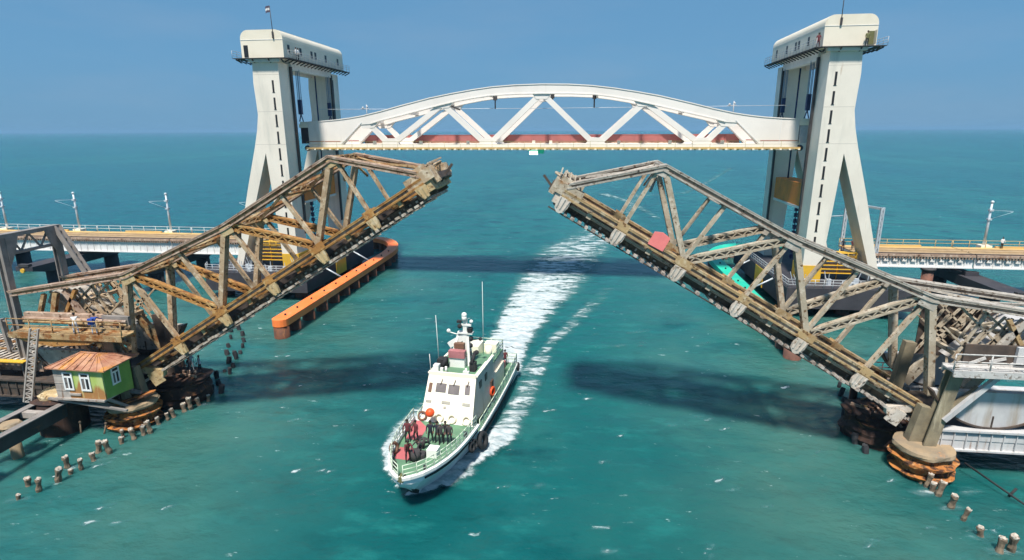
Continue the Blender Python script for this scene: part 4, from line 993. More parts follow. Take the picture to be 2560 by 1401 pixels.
# track girders the leaves roll on, with the main bearing posts
def track_girder(sg, label):
    t = thing('track_girder', (sg*38, 45, 2), label, 'girder', 'track girders behind the drum piers')
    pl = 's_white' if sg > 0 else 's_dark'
    x0, x1 = 32.3, 62 if sg < 0 else 48
    for y in (41.0, 48.6):
        g = MB().box(min(sg*x0, sg*x1), max(sg*x0, sg*x1), y, y+.2, 2.05, 3.45)
        g.box(min(sg*x0, sg*x1), max(sg*x0, sg*x1), y-.25, y+.5, 3.45, 3.6); g.box(min(sg*x0, sg*x1), max(sg*x0, sg*x1), y-.22, y+.45, 1.92, 2.05)
        g.box(min(sg*x0, sg*x1), max(sg*x0, sg*x1), y-.05, y, 2.72, 3.2)
        k = x0+.3
        while k < x1: g.box(sg*k-.03, sg*k+.03, y-.14, y-.051, 2.06, 3.44); k += .82
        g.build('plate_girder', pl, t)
    fl = MB().box(min(sg*33, sg*x1), max(sg*33, sg*x1), 41.3, 48.4, 3.0, 3.12); fl.build('floor', 's_dark', t)
    # main posts on the drum and the raker up to the operating walkway
    m_ = 's_post'
    mb = MB()
    for dy in (-.3, .3): mb.beam((sg*31.75, 41.0+dy, 2.2), (sg*32.75, 41.0+dy, 8.4), .12, .85)
    mb.beam((sg*31.75, 41.0, 2.2), (sg*32.75, 41.0, 8.4), .5, .1)
    mb.build('bearing_post', m_, t)
    MB().beam((sg*31.0, 41.6, 2.2), (sg*31.5, 41.6, 5.0), .7, .75).build('bearing_post', m_, t)
    MB().beam((sg*31.6, 46.4, 2.0), (sg*32.4, 46.4, 8.2), .6, .8).build('bearing_post', 's_dark' if sg < 0 else m_, t)
    MB().beam((sg*32.3, 40.6, 4.4), (sg*35.3, 40.6, 8.0), .3, .32).build('raker', pl if sg > 0 else m_, t)
    MB().beam((sg*32.5, 40.9, 4.7), (sg*34.4, 40.9, 6.8), .3, .55).build('raker', m_, t)
    return t
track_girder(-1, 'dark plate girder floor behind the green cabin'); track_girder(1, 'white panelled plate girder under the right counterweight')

# operators' walkways beside the counterweights
def op_walk(sg, label):
    t = thing('service_walkway', (sg*35, 40.3, 8), label, 'walkway', 'service walkways beside the counterweights')
    rusty = sg < 0
    m_ = 's_brown' if rusty else 's_light'
    x0, x1 = (30.3, 40.6) if rusty else (31.9, 41)
    y0, y1 = (39.75, 41.0) if rusty else (40.0, 41.2)
    f = MB().box(min(sg*x0, sg*x1), max(sg*x0, sg*x1), y0, y1, 8.28, 8.4).box(min(sg*x0, sg*x1), max(sg*x0, sg*x1), y0-.1, y0, 8.0, 8.5).box(min(sg*x0, sg*x1), max(sg*x0, sg*x1), y1, y1+.1, 8.0, 8.5)
    f.build('floor', 's_brown' if rusty else 's_light', t)
    r_ = MB().rail([(sg*x0, y0, 8.5), (sg*x1, y0, 8.5)], 1.15, 2.1, .05 if rusty else .055, 2)
    r_.build('railing', m_, t)
    if rusty:
        MB().box(-40.5, -33.2, 41.2, 41.6, 8.9, 9.7).build('back_panel', 's_mauve', t)
        MB().box(-33.2, -30.8, 41.2, 41.5, 8.9, 9.65).build('back_panel', 's_slate', t)
        sh = MB()
        sh.prism([(-40.6, 8.25), (-32.0, 8.25), (-33.5, 7.6), (-37, 7.3), (-39.6, 7.75)], 39.8, 41.0); sh.build('soffit_plate', 's_orange', t)
        for z, m2 in ((8.95, 's_brown'), (9.25, 's_mauve')): MB().tube((-40.5, 41.12, z), (-30.9, 41.12, z), .13, n=8).build('pipe', m2, t)
        for a, b in (((-36.0, 7.4), (-33.6, 5.2)), ((-33.8, 7.6), (-32.6, 6.2)), ((-32.2, 7.9), (-31.6, 6.3)), ((-37.5, 7.5), (-34.4, 6.9)), ((-33.5, 8.1), (-31.2, 7.1)), ((-35.5, 5.6), (-32.5, 7.6))):
            MB().beam((a[0], 41.2, a[1]), (b[0], 41.4, b[1]), .16, .2).build('bracket', 's_brown', t)
    else:
        MB().box(33.2, 41, 41.3, 41.5, 8.5, 9.9).build('back_panel', 's_dark', t)
        MB().box(36.4, 41, 41.0, 41.25, 8.7, 9.9).build('side_plate', 's_white', t)
        for k in range(5): MB().beam((33.6+k*1.3, 41.26, 8.5+.2*(k % 2)), (34.6+k*1.3, 41.26, 9.0), .06, .22).build('bracket', 's_light', t)
    return t
op_walk(-1, 'rusty brown service walkway above the green cabin'); op_walk(1, 'pale service walkway with white railings at the right edge')

# ------------------------------------------------------------------ left bank of the old bridge: portal, cabin, ladder, trestle, landing
XH = Vector((1, 0, 0))
t = thing('portal_frame', (-42.5, 45, 3), 'grey steel portal frame standing over the track behind the left leaf', 'portal frame')
for y in (42.4, 47.7):
    mb = MB()
    for dx in (-.28, .28): mb.beam((-42.6+dx, y, 2.6), (-42.6+dx, y, 16.0), .55, .1)
    mb.beam((-42.6, y, 2.6), (-42.6, y, 16.0), .1, .5)
    mb.build('leg', 's_slate', t)
mb = MB().beam((-42.6, 42.1, 15.95), (-42.6, 48.1, 15.95), .75, .35, XH); mb.build('top_beam', 's_slate', t)
MB().beam((-42.6, 42.6, 14.35), (-42.6, 47.5, 14.35), .4, .22, XH).build('lower_beam', 's_slate', t)
lt = MB()
for k in range(4):
    y0 = 43.2+k*.95; lt.beam((-42.6, y0, 14.4 if k % 2 else 15.8), (-42.6, y0+.95, 15.8 if k % 2 else 14.4), .12, .14, XH)
lt.build('lattice', 's_slate', t)
for y, d in ((42.6, 1), (47.5, -1)):
    g = MB(); o = [(y, 15.8), (y+d*1.15, 15.8), (y+d*.75, 14.6), (y+d*.35, 13.9), (y, 13.3)]
    n = 5
    g.v += [(-42.3, a, b) for a, b in o]+[(-42.2, a, b) for a, b in o]
    g.f += [tuple(range(n)), tuple(range(2*n-1, n-1, -1))]+[(j, j+n, (j+1) % n+n, (j+1) % n) for j in range(n)]; g.sm += [False]*(n+2)
    g.build('corner_plate', 's_slate', t)
mb = MB()
for dy in (-.25, .25): mb.beam((-42.3, 47.7+dy, 16.0), (-38.9, 47.7+dy, 9.5), .1, .45)
n = 9
for k in range(n):
    f0 = k/n; f1 = (k+.6)/n
    mb.beam((-42.3+3.4*f0, 47.7, 16-6.5*f0), (-42.3+3.4*f1, 47.7, 16-6.5*f1), .5, .05)
mb.build('raking_leg', 's_slate', t)

t = thing('operator_cabin', (-33.25, 39.5, 3.7), 'small green cabin with a rusty hipped roof perched beside the left leaf', 'cabin')
hx0, hx1, hy0, hy1, hz0, hz1 = -35.4, -31.1, 38.0, 41.0, 3.72, 6.35
MB().box(-34.2, hx1, hy0, hy0+.12, hz0, hz1).build('front_wall', 'hut_wall', t)
MB().box(hx0, -34.203, hy0-.01, hy0+.12, hz0-.15, hz1).box(hx0-.01, hx0+.1, hy0+.121, hy1, hz0, hz1).build('board_wall', 'hut_grey', t)
bd = MB()
for z in (4.3, 4.95, 5.6): bd.box(hx0, -34.21, hy0-.04, hy0-.012, z, z+.05)
bd.box(-34.25, -33.2, hy0-.1, hy0-.004, 3.98, 4.15); bd.build('batten', 'hut_grey', t)
sd = MB()
sd.v += [(x, y, z) for x in (hx1-.12, hx1) for y, z in ((hy0+.121, hz0), (hy1, hz0-.32), (hy1, hz1), (hy0+.121, hz1))]
sd.f += [(0, 1, 2, 3), (7, 6, 5, 4), (0, 4, 5, 1), (1, 5, 6, 2), (2, 6, 7, 3), (3, 7, 4, 0)]; sd.sm += [False]*6
sd.build('side_wall', 'hut_side', t)
MB().box(hx0, hx1, hy1-.1, hy1, hz0-.3, hz1).build('back_wall', 'hut_grey', t)
MB().box(hx0-.2, hx1-.05, hy0-.15, hy1, hz0-.18, hz0-.02).build('floor', 'hut_grey', t)
rf = MB()
e_ = .32
ev = [(hx0-e_, hy0-e_, hz1), (hx1+e_+.25, hy0-e_, hz1-.05), (hx1+e_+.35, hy1+e_, hz1+.05), (hx0-e_, hy1+e_, hz1)]
rg = [(hx0+1.25, 39.55, hz1+.66), (hx1-1.5, 39.55, hz1+.62)]
rf.v += ev+rg+[(x, y, z-.09) for x, y, z in ev]
rf.f += [(0, 1, 5, 4), (1, 2, 5), (2, 3, 4, 5), (3, 0, 4), (0, 6, 7, 1), (1, 7, 8, 2), (2, 8, 9, 3), (3, 9, 6, 0), (6, 9, 8, 7)]; rf.sm += [False]*9
ro = rf.build('roof', 'hut_roof', t)
rb = MB()
for k in range(9):
    f = k/8; a = Vector(ev[0]).lerp(Vector(ev[1]), f); b = Vector(rg[0]).lerp(Vector(rg[1]), min(1, max(0, (f-.25)/.42)))
    rb.beam(a+ZH*.02, b+ZH*.02, .06, .07, XH)
for k in range(5):
    f = k/4; rb.beam(Vector(ev[1]).lerp(Vector(ev[2]), f)+ZH*.02, Vector(rg[1])+ZH*.03, .05, .06)
rb.beam(Vector(rg[0])+ZH*.03, Vector(rg[1])+ZH*.03, .16, .1); rb.build('roof_ribs', 'hut_roof', ro)
def cab_window(o, ux, w, h):
    """window in the plane spanned by ux and Z, o = lower left corner"""
    o = Vector(o); ux = Vector(ux); nn = ux.cross(ZH)      # outward
    def rect(mb, a0, a1, b0, b1, d0, d1):
        mb.v += [tuple(o+ux*a+ZH*b+nn*d) for d in (d0, d1) for a, b in ((a0, b0), (a1, b0), (a1, b1), (a0, b1))]
        k = len(mb.v)-8
        mb.f += [tuple(k+i for i in f) for f in ((0, 1, 2, 3), (7, 6, 5, 4), (0, 4, 5, 1), (1, 5, 6, 2), (2, 6, 7, 3), (3, 7, 4, 0))]; mb.sm += [False]*6
    f = MB()
    b = .13; m0 = h*.70
    rect(f, 0, w, 0, b, .005, .07); rect(f, 0, w, h-.07, h, .005, .07)
    rect(f, 0, b, b, h-.07, .005, .07); rect(f, w-b, w, b, h-.07, .005, .07)
    rect(f, b, w-b, m0, m0+.14, .005, .065); rect(f, w/2-.06, w/2+.06, b, m0, .005, .06)
    fo = f.build('window', 'frame_w', t)
    p1 = MB(); rect(p1, b, w-b, m0+.14, h-.07, .003, .03); p1.build('transom_pane', 'dark', fo)
    for a in (b, w/2+.06): 
        p2 = MB(); rect(p2, a, a+(w/2-.06-b), b, m0, .003, .025); p2.build('pane', 'b_win' if a == b else 'dark', fo)
cab_window((-34.55, 37.985, 4.42), (1, 0, 0), .86, 1.52)
cab_window((-33.05, 37.985, 4.40), (1, 0, 0), .88, 1.52)
cab_window((hx1, 38.85, 4.55), (0, 1, 0), .82, 1.42)
sp = MB()
for x, y in ((-34.9, 38.4), (-33, 38.4), (-31.5, 38.5), (-31.4, 40.6), (-34.9, 40.6)): sp.beam((x, y, 3.5), (x+.5, y+1.6, 2.0), .2, .22, XH)
sp.beam((-36.5, 38.2, 3.45), (-29.6, 38.2, 2.75), .2, .16); sp.beam((-35.8, 40.9, 3.4), (-30.5, 40.9, 3.0), .25, .25)
sp.build('support_struts', 's_slate', t)
# ladder tower leaning on the walkway
t = thing('lattice_ladder', (-38, 38.6, 3), 'pale lattice ladder leaning from the landing up to the rusty walkway', 'ladder')
a0, a1 = Vector((-38.7, 38.35, 2.9)), Vector((-36.85, 38.6, 9.3))
for dx in (-.36, .36):
    MB().beam(a0+XH*dx, a1+XH*dx, .14, .12).build('rail', 'hut_grey', t)
rg_ = MB(); n = 17
for k in range(n):
    p = a0.lerp(a1, k/n); q_ = a0.lerp(a1, (k+1)/n)
    rg_.beam(p-XH*.34, p+XH*.34, .07, .08)
    rg_.beam(p+XH*(.34 if k % 2 else -.34), q_-XH*(.34 if k % 2 else -.34), .05, .07)
rg_.build('rungs', 'hut_grey', t)
# steel trestle behind
t = thing('steel_trestle', (-44.5, 43.5, 1), 'dark latticed steel trestle leg left of the green cabin', 'trestle')
for x, w_ in ((-45.4, .28), (-43.9, .62)): MB().beam((x-.1, 43.5, 8.2), (x+.55, 43.5, .6), .4, w_).build('leg', 's_slate', t)
lb_ = MB()
for k in range(5):
    z = 8.0-1.45*k; lb_.beam((-45.35+.12*k, 43.5, z), (-43.9+.12*k, 43.5, z), .12, .14)
    lb_.beam((-45.35+.12*k, 43.5, z-1.4), (-43.95+.12*k, 43.5, z), .12, .12)
lb_.build('bracing', 's_slate', t)
MB().beam((-43.2, 42.4, 2.2), (-40.6, 42.2, 6.4), .3, .3).build('raking_strut', 's_brown', t)
# old approach span at the left edge
t = thing('approach_span', (-52, 45, 4), 'weathered approach track of the old bridge at the left edge', 'bridge span')
for y in (42.6, 47.4): MB().box(-66, -41.2, y-.12, y+.12, 3.7, 4.7).box(-66, -41.2, y-.35, y+.35, 4.7, 4.8).build('girder', 's_mauve', t)
sl = MB()
for k in range(40): sl.box(-65.8+k*.62, -65.5+k*.62, 42.0, 48.0, 4.81, 5.0)
sl.build('sleepers', 'sleeper', t)
MB().box(-66, -41.5, 44.0, 44.1, 5.0, 5.18).box(-66, -41.5, 45.7, 45.8, 5.0, 5.18).build('rails', 's_brown', t)
MB().box(-66, -42.0, 41.5, 42.1, 4.86, 4.94).build('walkway', 'yellow', t)
cf = MB()
for k in range(14): cf.box(-44.6-.34*k, -44.42-.34*k, 41.3, 41.42, 3.6+.012*k*k*.3, 4.85)
cf.build('pale_slats', 'b_cream', t)
# landing frame towards the camera
t = thing('landing_frame', (-36.5, 36, 2), 'dark steel landing frame reaching out below the green cabin', 'landing stage')
for x0, y0, y1, zb_ in ((-35.65, 29.2, 38.5, 1.75), (-37.9, 31.5, 41.0, 2.1)):
    eg = MB().box(x0, x0+.25, y0, y1, zb_, 2.92).build('edge_girder', 'darksteel', t)
    MB().box(x0-.15, x0+.45, y0, y1, 2.92, 3.0).build('top_flange', 's_slate', eg)
MB().box(-37.64, -35.66, 36.6, 37.1, 2.45, 2.93).build('cross_beam', 'hut_grey', t)
MB().box(-37.64, -35.66, 33.3, 33.6, 2.35, 2.85).build('cross_beam', 's_slate', t)
MB().tube((-36.3, 31.0, -3), (-36.3, 31.0, 1.72), 1.15, n=22).build('pile', 'drum_dark', t)
MB().lathe(-36.75, 35.0, [(.55, 2.3), (.75, 2.75), (.6, 2.95)], 18, jit=.08).tube((-36.75, 35.0, -3), (-36.75, 35.0, 2.4), .4).build('mooring_post', 'drum_top', t)
MB().lathe(-37.05, 39.6, [(1.7, -3), (1.75, 2.2), (1.95, 2.5), (1.75, 2.85), (1.95, 3.0), (1.6, 3.15)], 24, jit=.05).build('drum', 'drum_dark', t)
MB().lathe(-36.9, 39.5, [(1.3, 3.1), (1.35, 3.4), (.9, 3.62)], 20, sx=1.1, jit=.1).build('drum_lid', 'gus_tan', t)

t = thing('timber_platform', (34, 51, 3), 'weathered mauve timber platform seen through the right leaf', 'platform')
MB().box(30.6, 39.5, 49.6, 52.2, 2.9, 3.1).build('floor', 's_mauve', t)
for k in range(8): MB().box(30.4+k*1.15, 30.8+k*1.15+.3*(k % 2), 49.2-.2*(k % 3), 52.5, 3.11, 3.26).build('plank', ('s_brown', 's_mauve', 's_tan')[k % 3], t)
MB().box(30.6, 39.5, 49.45, 49.6, 2.3, 3.2).build('fascia', 's_dark', t)
for x in (31, 34, 37): MB().tube((x, 50.9, -2), (x, 50.9, 2.9), .32, n=10).build('pile', 'drum_dark', t)
MB().rail([(30.8, 52.1, 3.1), (39.4, 52.1, 3.1)], 1.0, 1.4, .06, 2).build('railing', 's_slate', t)
t = thing('work_boat_deck', (38, 57, 1), 'dark flat pontoon floating behind the timber platform', 'pontoon')
MB().box(33.8, 44, 55.5, 58.5, -.4, .7).box(33.7, 44, 55.4, 55.6, .7, .95).build('hull', 'darksteel', t)
MB().box(34.5, 44, 55.9, 58.2, .7, .78).build('deck', 's_slate', t)
# two loose spars in the water
sp_ = MB().tube((34.55, 41.0, .9), (36.6, 36.2, .05), .07, n=6).tube((35.8, 38.2, .15), (36.25, 38.3, .75), .09, n=6)
solo(sp_, 'mooring_spar', 'rubber', (35.5, 38.5, .4), 'dark thin spar running into the water beside the right drum pier', 'spar')
for (x, y, dx, lb) in ((-37.9, 38.3, .25, 'thin pale stake in the dark water nearest the landing frame'), (-34.9, 39.0, .2, 'thin pale stake in the dark water below the cabin windows'), (-33.0, 39.1, -.25, 'thin pale stake in the dark water nearest the left drum pier')):
    solo(MB().tube((x, y-.2, -.5), (x-dx, y+.1, .85), .08, .06, n=6).ball((x-dx, y+.1, .88), .12), 'stake', 'stump', (x, y, 0), lb, 'stake', 'stakes below the cabin')

# stumps of old fender piles
def stump(dark, k):
    kk = random.Random(k)
    mb = MB(); n = 9; prof = [(.20, -1.5), (.21, .2), (.24, .45), (.17, .75), (.22, 1.1), (.26, 1.3), (.22, 1.45)]
    if dark: prof = [(.30, -1.5), (.28, .4), (.31, .9), (.26, 1.3)]
    mb.lathe(0, 0, prof, n, jit=.25)
    return mb
PROTO = {}
for dark in (0, 1):
    for k in range(3):
        PROTO[dark, k] = None
def place_stump(x, y, dark, k, sc, lab, grp):
    key = (dark, k % 3)
    if PROTO[key] is None:
        e0 = thing('pile_stump', (x, y, 0), lab, 'pile stump', grp); ORG[e0.name] = Vector((0, 0, 0))
        sh = stump(dark, k).build('shaft', 'stump_dark' if dark else 'stump', e0)
        zt = 1.27 if dark else 1.42
        MB().lathe(.02, 0, [(.23, zt-.02), (.22, zt+.07), (.10, zt+.1)], 9, jit=.2).build('top', 'stump_top' if not dark else 'stump_dark', e0)
        PROTO[key] = e0; o = e0
    else:
        src = PROTO[key]
        o = src.copy(); COL.objects.link(o)
        for ch in src.children:
            c2 = ch.copy(); COL.objects.link(c2); c2.parent = o
        o['label'] = lab; o['group'] = grp
    o.location = (x, y, -.32+.22*math.sin(k*2.3)); o.rotation_euler = (.16*math.sin(k*1.7), .16*math.cos(k*2.1), k*1.9); o.scale = (sc, sc, sc*(.8+.25*math.sin(k*1.3)**2))
SL = [(-31.7, 30.2), (-31.1, 31.2), (-32.5, 31.7), (-30.8, 32.4), (-31.6, 34.1), (-30.7, 33.3), (-30.4, 34.0), (-30.4, 35.2), (-31.1, 36.3), (-30.0, 36.3), (-30.2, 37.7), (-30.8, 38.6), (-30.2, 39.0), (-29.4, 39.2), (-29.1, 39.6), (-29.7, 38.5), (-29.4, 41.0), (-29.2, 41.8), (-29.0, 42.4), (-28.8, 43.4), (-28.5, 43.9), (-28.2, 44.7), (-28.0, 45.6)]
SLD = [(-30.3, 48.7), (-28.8, 47.3), (-29.3, 49.1), (-27.9, 47.4), (-30.4, 50.6), (-30.6, 52.1), (-29.7, 51.7), (-30.3, 53.4), (-31.6, 54.4), (-31.4, 55.7), (-31.8, 57.1), (-32.6, 58.9), (-33.5, 60.7), (-34.9, 62.7), (-36.6, 64.7), (-38.0, 66.1), (-34.3, 58.9), (-35.7, 61.5), (-37.1, 63.9), (-33.1, 56.6)]
SR = [(30.8, 39.4), (31.0, 39.0), (31.1, 38.5), (31.2, 38.0), (31.3, 36.7), (31.7, 37.1), (31.3, 35.4), (31.5, 33.9), (31.6, 32.5), (32.4, 32.7)]
SRD = [(32.4, 57.3), (31.1, 53.5), (30.9, 52.2), (30.5, 50.2), (32.8, 54.6), (32.1, 52.4), (30.9, 49.1), (33.9, 53.4), (34.3, 53.0), (29.5, 48.7), (30.1, 49.0), (31.8, 55.5), (32.2, 52.0), (29.3, 45.8), (28.7, 44.6), (28.9, 43.2)]
for lst, dark, lab, grp, s0 in ((SL, 0, 'pale topped pile stump in the row in front of the left drum pier', 'pale stumps at the left drum pier', 1.0), (SLD, 1, 'dark pile stump in the curving row behind the left drum pier', 'dark stumps behind the left drum pier', .9), (SR, 0, 'pale topped pile stump in the row in front of the right drum pier', 'pale stumps at the right drum pier', 1.0), (SRD, 1, 'dark pile stump standing behind the right drum pier', 'dark stumps behind the right drum pier', .9)):
    for k, (x, y) in enumerate(lst): place_stump(x, y, dark, k, s0*(.62+.34*abs(math.sin(k*3.7))), lab, grp)

# ------------------------------------------------------------------ people
def person(loc, face, h, top, legs, label, pose='stand', bag=None, cap_=None, group=None, hat='hair'):
    """one continuous skinned body; clothes are materials by body region; hair is a child"""
    s = h/1.75
    cr_ = pose == 'crouch'; sit = pose == 'lean'
    J = {}
    hip = 0.92; fwd = 0.0
    if cr_: hip = .55; fwd = .28
    if sit: fwd = .22
    J['pel'] = (0, 0, hip); J['belly'] = (0, fwd*.35, hip+.17); J['chest'] = (0, fwd*.8, hip+.42); J['neck'] = (0, fwd*1.0, hip+.56); J['chin'] = (0, fwd*1.1+.02, hip+.64); J['head'] = (0, fwd*1.15+.02, hip+.75)
    for sx in (-1, 1):
        w = .09*sx
        J['hip', sx] = (w, 0, hip-.04)
        kz = .5 if not cr_ else .42
        J['knee', sx] = (w*1.5, (.36 if cr_ else .03+.05*sx), kz); J['ank', sx] = (w*1.6, (.02 if cr_ else -.02+.06*sx), .09); J['toe', sx] = (w*1.9, (.2 if cr_ else .14+.06*sx), .04)
        J['sho', sx] = (.19*sx, fwd*.9, hip+.50)
        ey = .05 if not (cr_ or sit) else .3
        J['elb', sx] = (.27*sx, fwd*.9+ey, hip+(.24 if not sit else .3)); J['wri', sx] = ((.26 if not cr_ else .14)*sx, fwd*.9+ey*1.6+.1, hip+(.0 if not sit else .2)); J['han', sx] = ((.25 if not cr_ else .1)*sx, fwd*.9+ey*1.7+.15, hip-.08 if not sit else hip+.18)
    rad = {'pel': .145, 'belly': .135, 'chest': .155, 'neck': .055, 'chin': .075, 'head': .098}
    for sx in (-1, 1): rad.update({('hip', sx): .10, ('knee', sx): .066, ('ank', sx): .045, ('toe', sx): .04, ('sho', sx): .072, ('elb', sx): .047, ('wri', sx): .034, ('han', sx): .04})
    E_ = [('pel', 'belly'), ('belly', 'chest'), ('chest', 'neck'), ('neck', 'chin'), ('chin', 'head')]
    for sx in (-1, 1): E_ += [('pel', ('hip', sx)), (('hip', sx), ('knee', sx)), (('knee', sx), ('ank', sx)), (('ank', sx), ('toe', sx)), ('chest', ('sho', sx)), (('sho', sx), ('elb', sx)), (('elb', sx), ('wri', sx)), (('wri', sx), ('han', sx))]
    keys = list(J); ix = {k: i for i, k in enumerate(keys)}
    me = bpy.data.meshes.new('person_skin')
    me.from_pydata([tuple(c*s for c in J[k]) for k in keys], [(ix[a], ix[b]) for a, b in E_], [])
    ob = bpy.data.objects.new('person_tmp', me); COL.objects.link(ob)
    ob.modifiers.new('skin', 'SKIN')
    for i, k in enumerate(keys):
        v = me.skin_vertices[0].data[i]; v.radius = (rad[k]*s, rad[k]*s*(.8 if k in ('chest', 'belly', 'pel') else 1)); v.use_root = (k == 'pel')
    sb = ob.modifiers.new('sub', 'SUBSURF'); sb.levels = 1; sb.render_levels = 1
    dg = bpy.context.evaluated_depsgraph_get()
    m2 = bpy.data.meshes.new_from_object(ob.evaluated_get(dg))
    bpy.data.objects.remove(ob)
    m2.name = 'person'
    m2.materials.clear()
    for n_ in ('skin', top, legs, 'hair'): m2.materials.append(M[n_])
    for p in m2.polygons:
        c = p.center/s
        idx = 0
        if c.z > hip+.555: idx = 0
        elif c.z > hip-.02: idx = 1
        elif abs(c.x) < .235 or c.z < hip-.25: idx = 2
        if c.z < .085: idx = 3
        if abs(c.x) > .21 and (c.y > fwd*.9+.13) and c.z < hip+.1 and c.z > .15 and not cr_: idx = 0
        p.material_index = idx; p.use_smooth = True
    o = bpy.data.objects.new('person', m2); COL.objects.link(o)
    ORG[o.name] = Vector((0, 0, 0))
    tag(o, label, 'person', group)
    hd = Vector(J['head'])*s
    hb = MB().ball(hd+Vector((0, -.02*s, .035*s)), .107*s, 10, 7, 1.0); hb.build('hair' if hat == 'hair' else 'cap', hat, o)
    fc = MB().ball(hd+Vector((0, .1*s, -.03*s)), .02*s, 6, 4).ball(hd+Vector((.1*s, 0, -.02*s)), .025*s, 6, 4).ball(hd+Vector((-.1*s, 0, -.02*s)), .025*s, 6, 4); fc.build('face', 'skin', o)
    if bag:
        b = MB().box(-.2, .2, -.36, -.15, hip+.02, hip+.5)
        b.build('backpack', bag, o)
    o.location = loc; o.rotation_euler = (0, 0, face)
    return o
Fc = math.pi     # facing the camera
GB = 'sailors on the foredeck'

# ------------------------------------------------------------------ patrol boat (local axes: x to port, y aft from the stem, z up)
BO, BA = Vector((-4.75, 31.4, 0)), -math.atan2(.111, .994)
bt = thing('patrol_boat', BO, 'white patrol boat with green decks heading through the open channel', 'patrol boat')
bt.rotation_euler = (0, 0, BA); ORG[bt.name] = Vector((0, 0, 0))
BM = Matrix.Translation(BO) @ Matrix.Rotation(BA, 4, 'Z')
def Bp(x, a, z): return BM @ Vector((x, a, z))
HALF = [(0, .06), (.4, .62), (1, 1.12), (2, 1.62), (3.2, 2.02), (4.6, 2.32), (6.2, 2.5), (8, 2.62), (10, 2.68), (14, 2.70), (18, 2.64), (21, 2.52), (23.6, 2.36)]
def half(a):
    for (a0, w0), (a1, w1) in zip(HALF[:-1], HALF[1:]):
        if a0 <= a <= a1: return w0+(w1-w0)*(a-a0)/(a1-a0)
    return HALF[-1][1]
def wl(a): return 0 if a < 2.7 else min(2.3, 2.3*(1-math.exp(-(a-2.7)/3.6)))
def sheer(a): return 2.38+.42*max(0, 1-a/8)**1.6 if a <= 8.6 else 1.62-.12*(a-8.6)/15
STN = [0, .4, 1, 2, 3.2, 4.6, 6.2, 8, 8.58, 8.62, 10, 14, 18, 21, 23.6]
# hull: sections from keel up to the deck edge
hull = MB(); nsec = 6
for a in STN:
    h_, w_ = sheer(a), wl(a); d_ = half(a)
    st = .0 if a > 2.7 else (2.7-a)/2.7           # stem rake: the keel line rises towards the stem
    zk = st*(h_-.35) if a < 2.7 else max(-.9, -.55*(a-2.7))
    prof = [(0, zk), (w_*.75, max(zk, -.35)), (w_, max(zk+.02, .15)), (w_+(d_-w_)*.45, max(zk+.05, h_*.45)), (d_*.96, max(zk+.1, h_-.45)), (d_, h_)]
    for sx in (1, -1):
        hull.v += [(sx*x, a, z) for x, z in prof]
for i in range(len(STN)-1):
    for q_ in (0, 1):
        b0 = i*2*nsec+q_*nsec; b1 = (i+1)*2*nsec+q_*nsec
        for j in range(nsec-1): hull.f.append((b0+j, b1+j, b1+j+1, b0+j+1)); hull.sm.append(False)
b0 = (len(STN)-1)*2*nsec
hull.f.append(tuple([b0+j for j in range(nsec)]+[b0+nsec+j for j in range(nsec-1, -1, -1)])); hull.sm.append(False)
ho = hull.build('hull', 'b_hull', bt)
def strake(z_of, r_, name, mat, a0, a1, out=.02, sides=(1, -1)):
    for sx in sides:
        mb = MB(); n = 26
        P_ = [(sx*(half(a0+(a1-a0)*k/n)+out), a0+(a1-a0)*k/n, z_of(a0+(a1-a0)*k/n)) for k in range(n+1)]
        for p, q_ in zip(P_[:-1], P_[1:]): mb.beam(p, q_, r_, r_*1.3, ZH)
        mb.build(name, mat, bt)
strake(lambda a: sheer(a)+.08, .2, 'gunwale', 'b_white', 0.02, 8.58)
strake(lambda a: sheer(a)+.05, .12, 'gunwale', 'b_white', 8.62, 23.5)
strake(lambda a: sheer(a)-.30, .12, 'rubbing_strake', 'rubber', 1.2, 8.5, -.03)
strake(lambda a: .62, .09, 'rubbing_strake', 'rubber', 8.7, 23.4, -.12)
sg_ = MB()
sg_.beam((0, 1.35, 1.45), (0, 2.25, .45), .55, .22, Vector((1, 0, 0)))
sg_.build('stem_guard', 'rubber', bt)
def deck_poly(a0, a1, z, ins=.1):
    mb = MB(); n = 14
    A_ = [a0+(a1-a0)*k/n for k in range(n+1)]
    for a in A_: mb.v += [(-half(a)+ins, a, z(a)), (half(a)-ins, a, z(a)), (-half(a)+ins, a, z(a)-.06), (half(a)-ins, a, z(a)-.06)]
    for i in range(n):
        b = 4*i; mb.f += [(b, b+1, b+5, b+4), (b+2, b+6, b+7, b+3), (b, b+4, b+6, b+2), (b+1, b+3, b+7, b+5)]; mb.sm += [False]*4
    mb.f += [(0, 2, 3, 1), (4*n, 4*n+1, 4*n+3, 4*n+2)]; mb.sm += [False]*2
    return mb
FD = lambda a: sheer(a)-.10
deck_poly(.35, 8.55, FD).build('fore_deck', 'b_deck', bt)
deck_poly(8.65, 23.5, lambda a: 1.42).build('main_deck', 'b_deck', bt)
MB().box(-2.6, 2.6, 8.52, 8.64, 1.45, 2.30).build('deck_break', 'b_white', bt)
# red hatches and walk strips
rp_ = MB()
for (x0, x1, a0, a1) in ((-1.75, -.35, 3.1, 4.9),):
    rp_.v += [(x, a, FD(a)+.012) for x, a in ((-1.65, 2.7), (-.45, 2.7), (-.30, 4.35), (-1.95, 4.35))]; rp_.f.append((0, 1, 2, 3)); rp_.sm.append(False)
rp_.v += [(x, a, FD(a)+.012) for x, a in ((-2.05, 5.6), (-1.0, 5.6), (-1.15, 7.6), (-2.1, 8.5), (-2.45, 8.5), (-2.4, 7.2))]; rp_.f.append((4, 5, 6, 7, 8, 9)); rp_.sm.append(False)
rp_.build('red_deck_panel', 'b_red', bt)
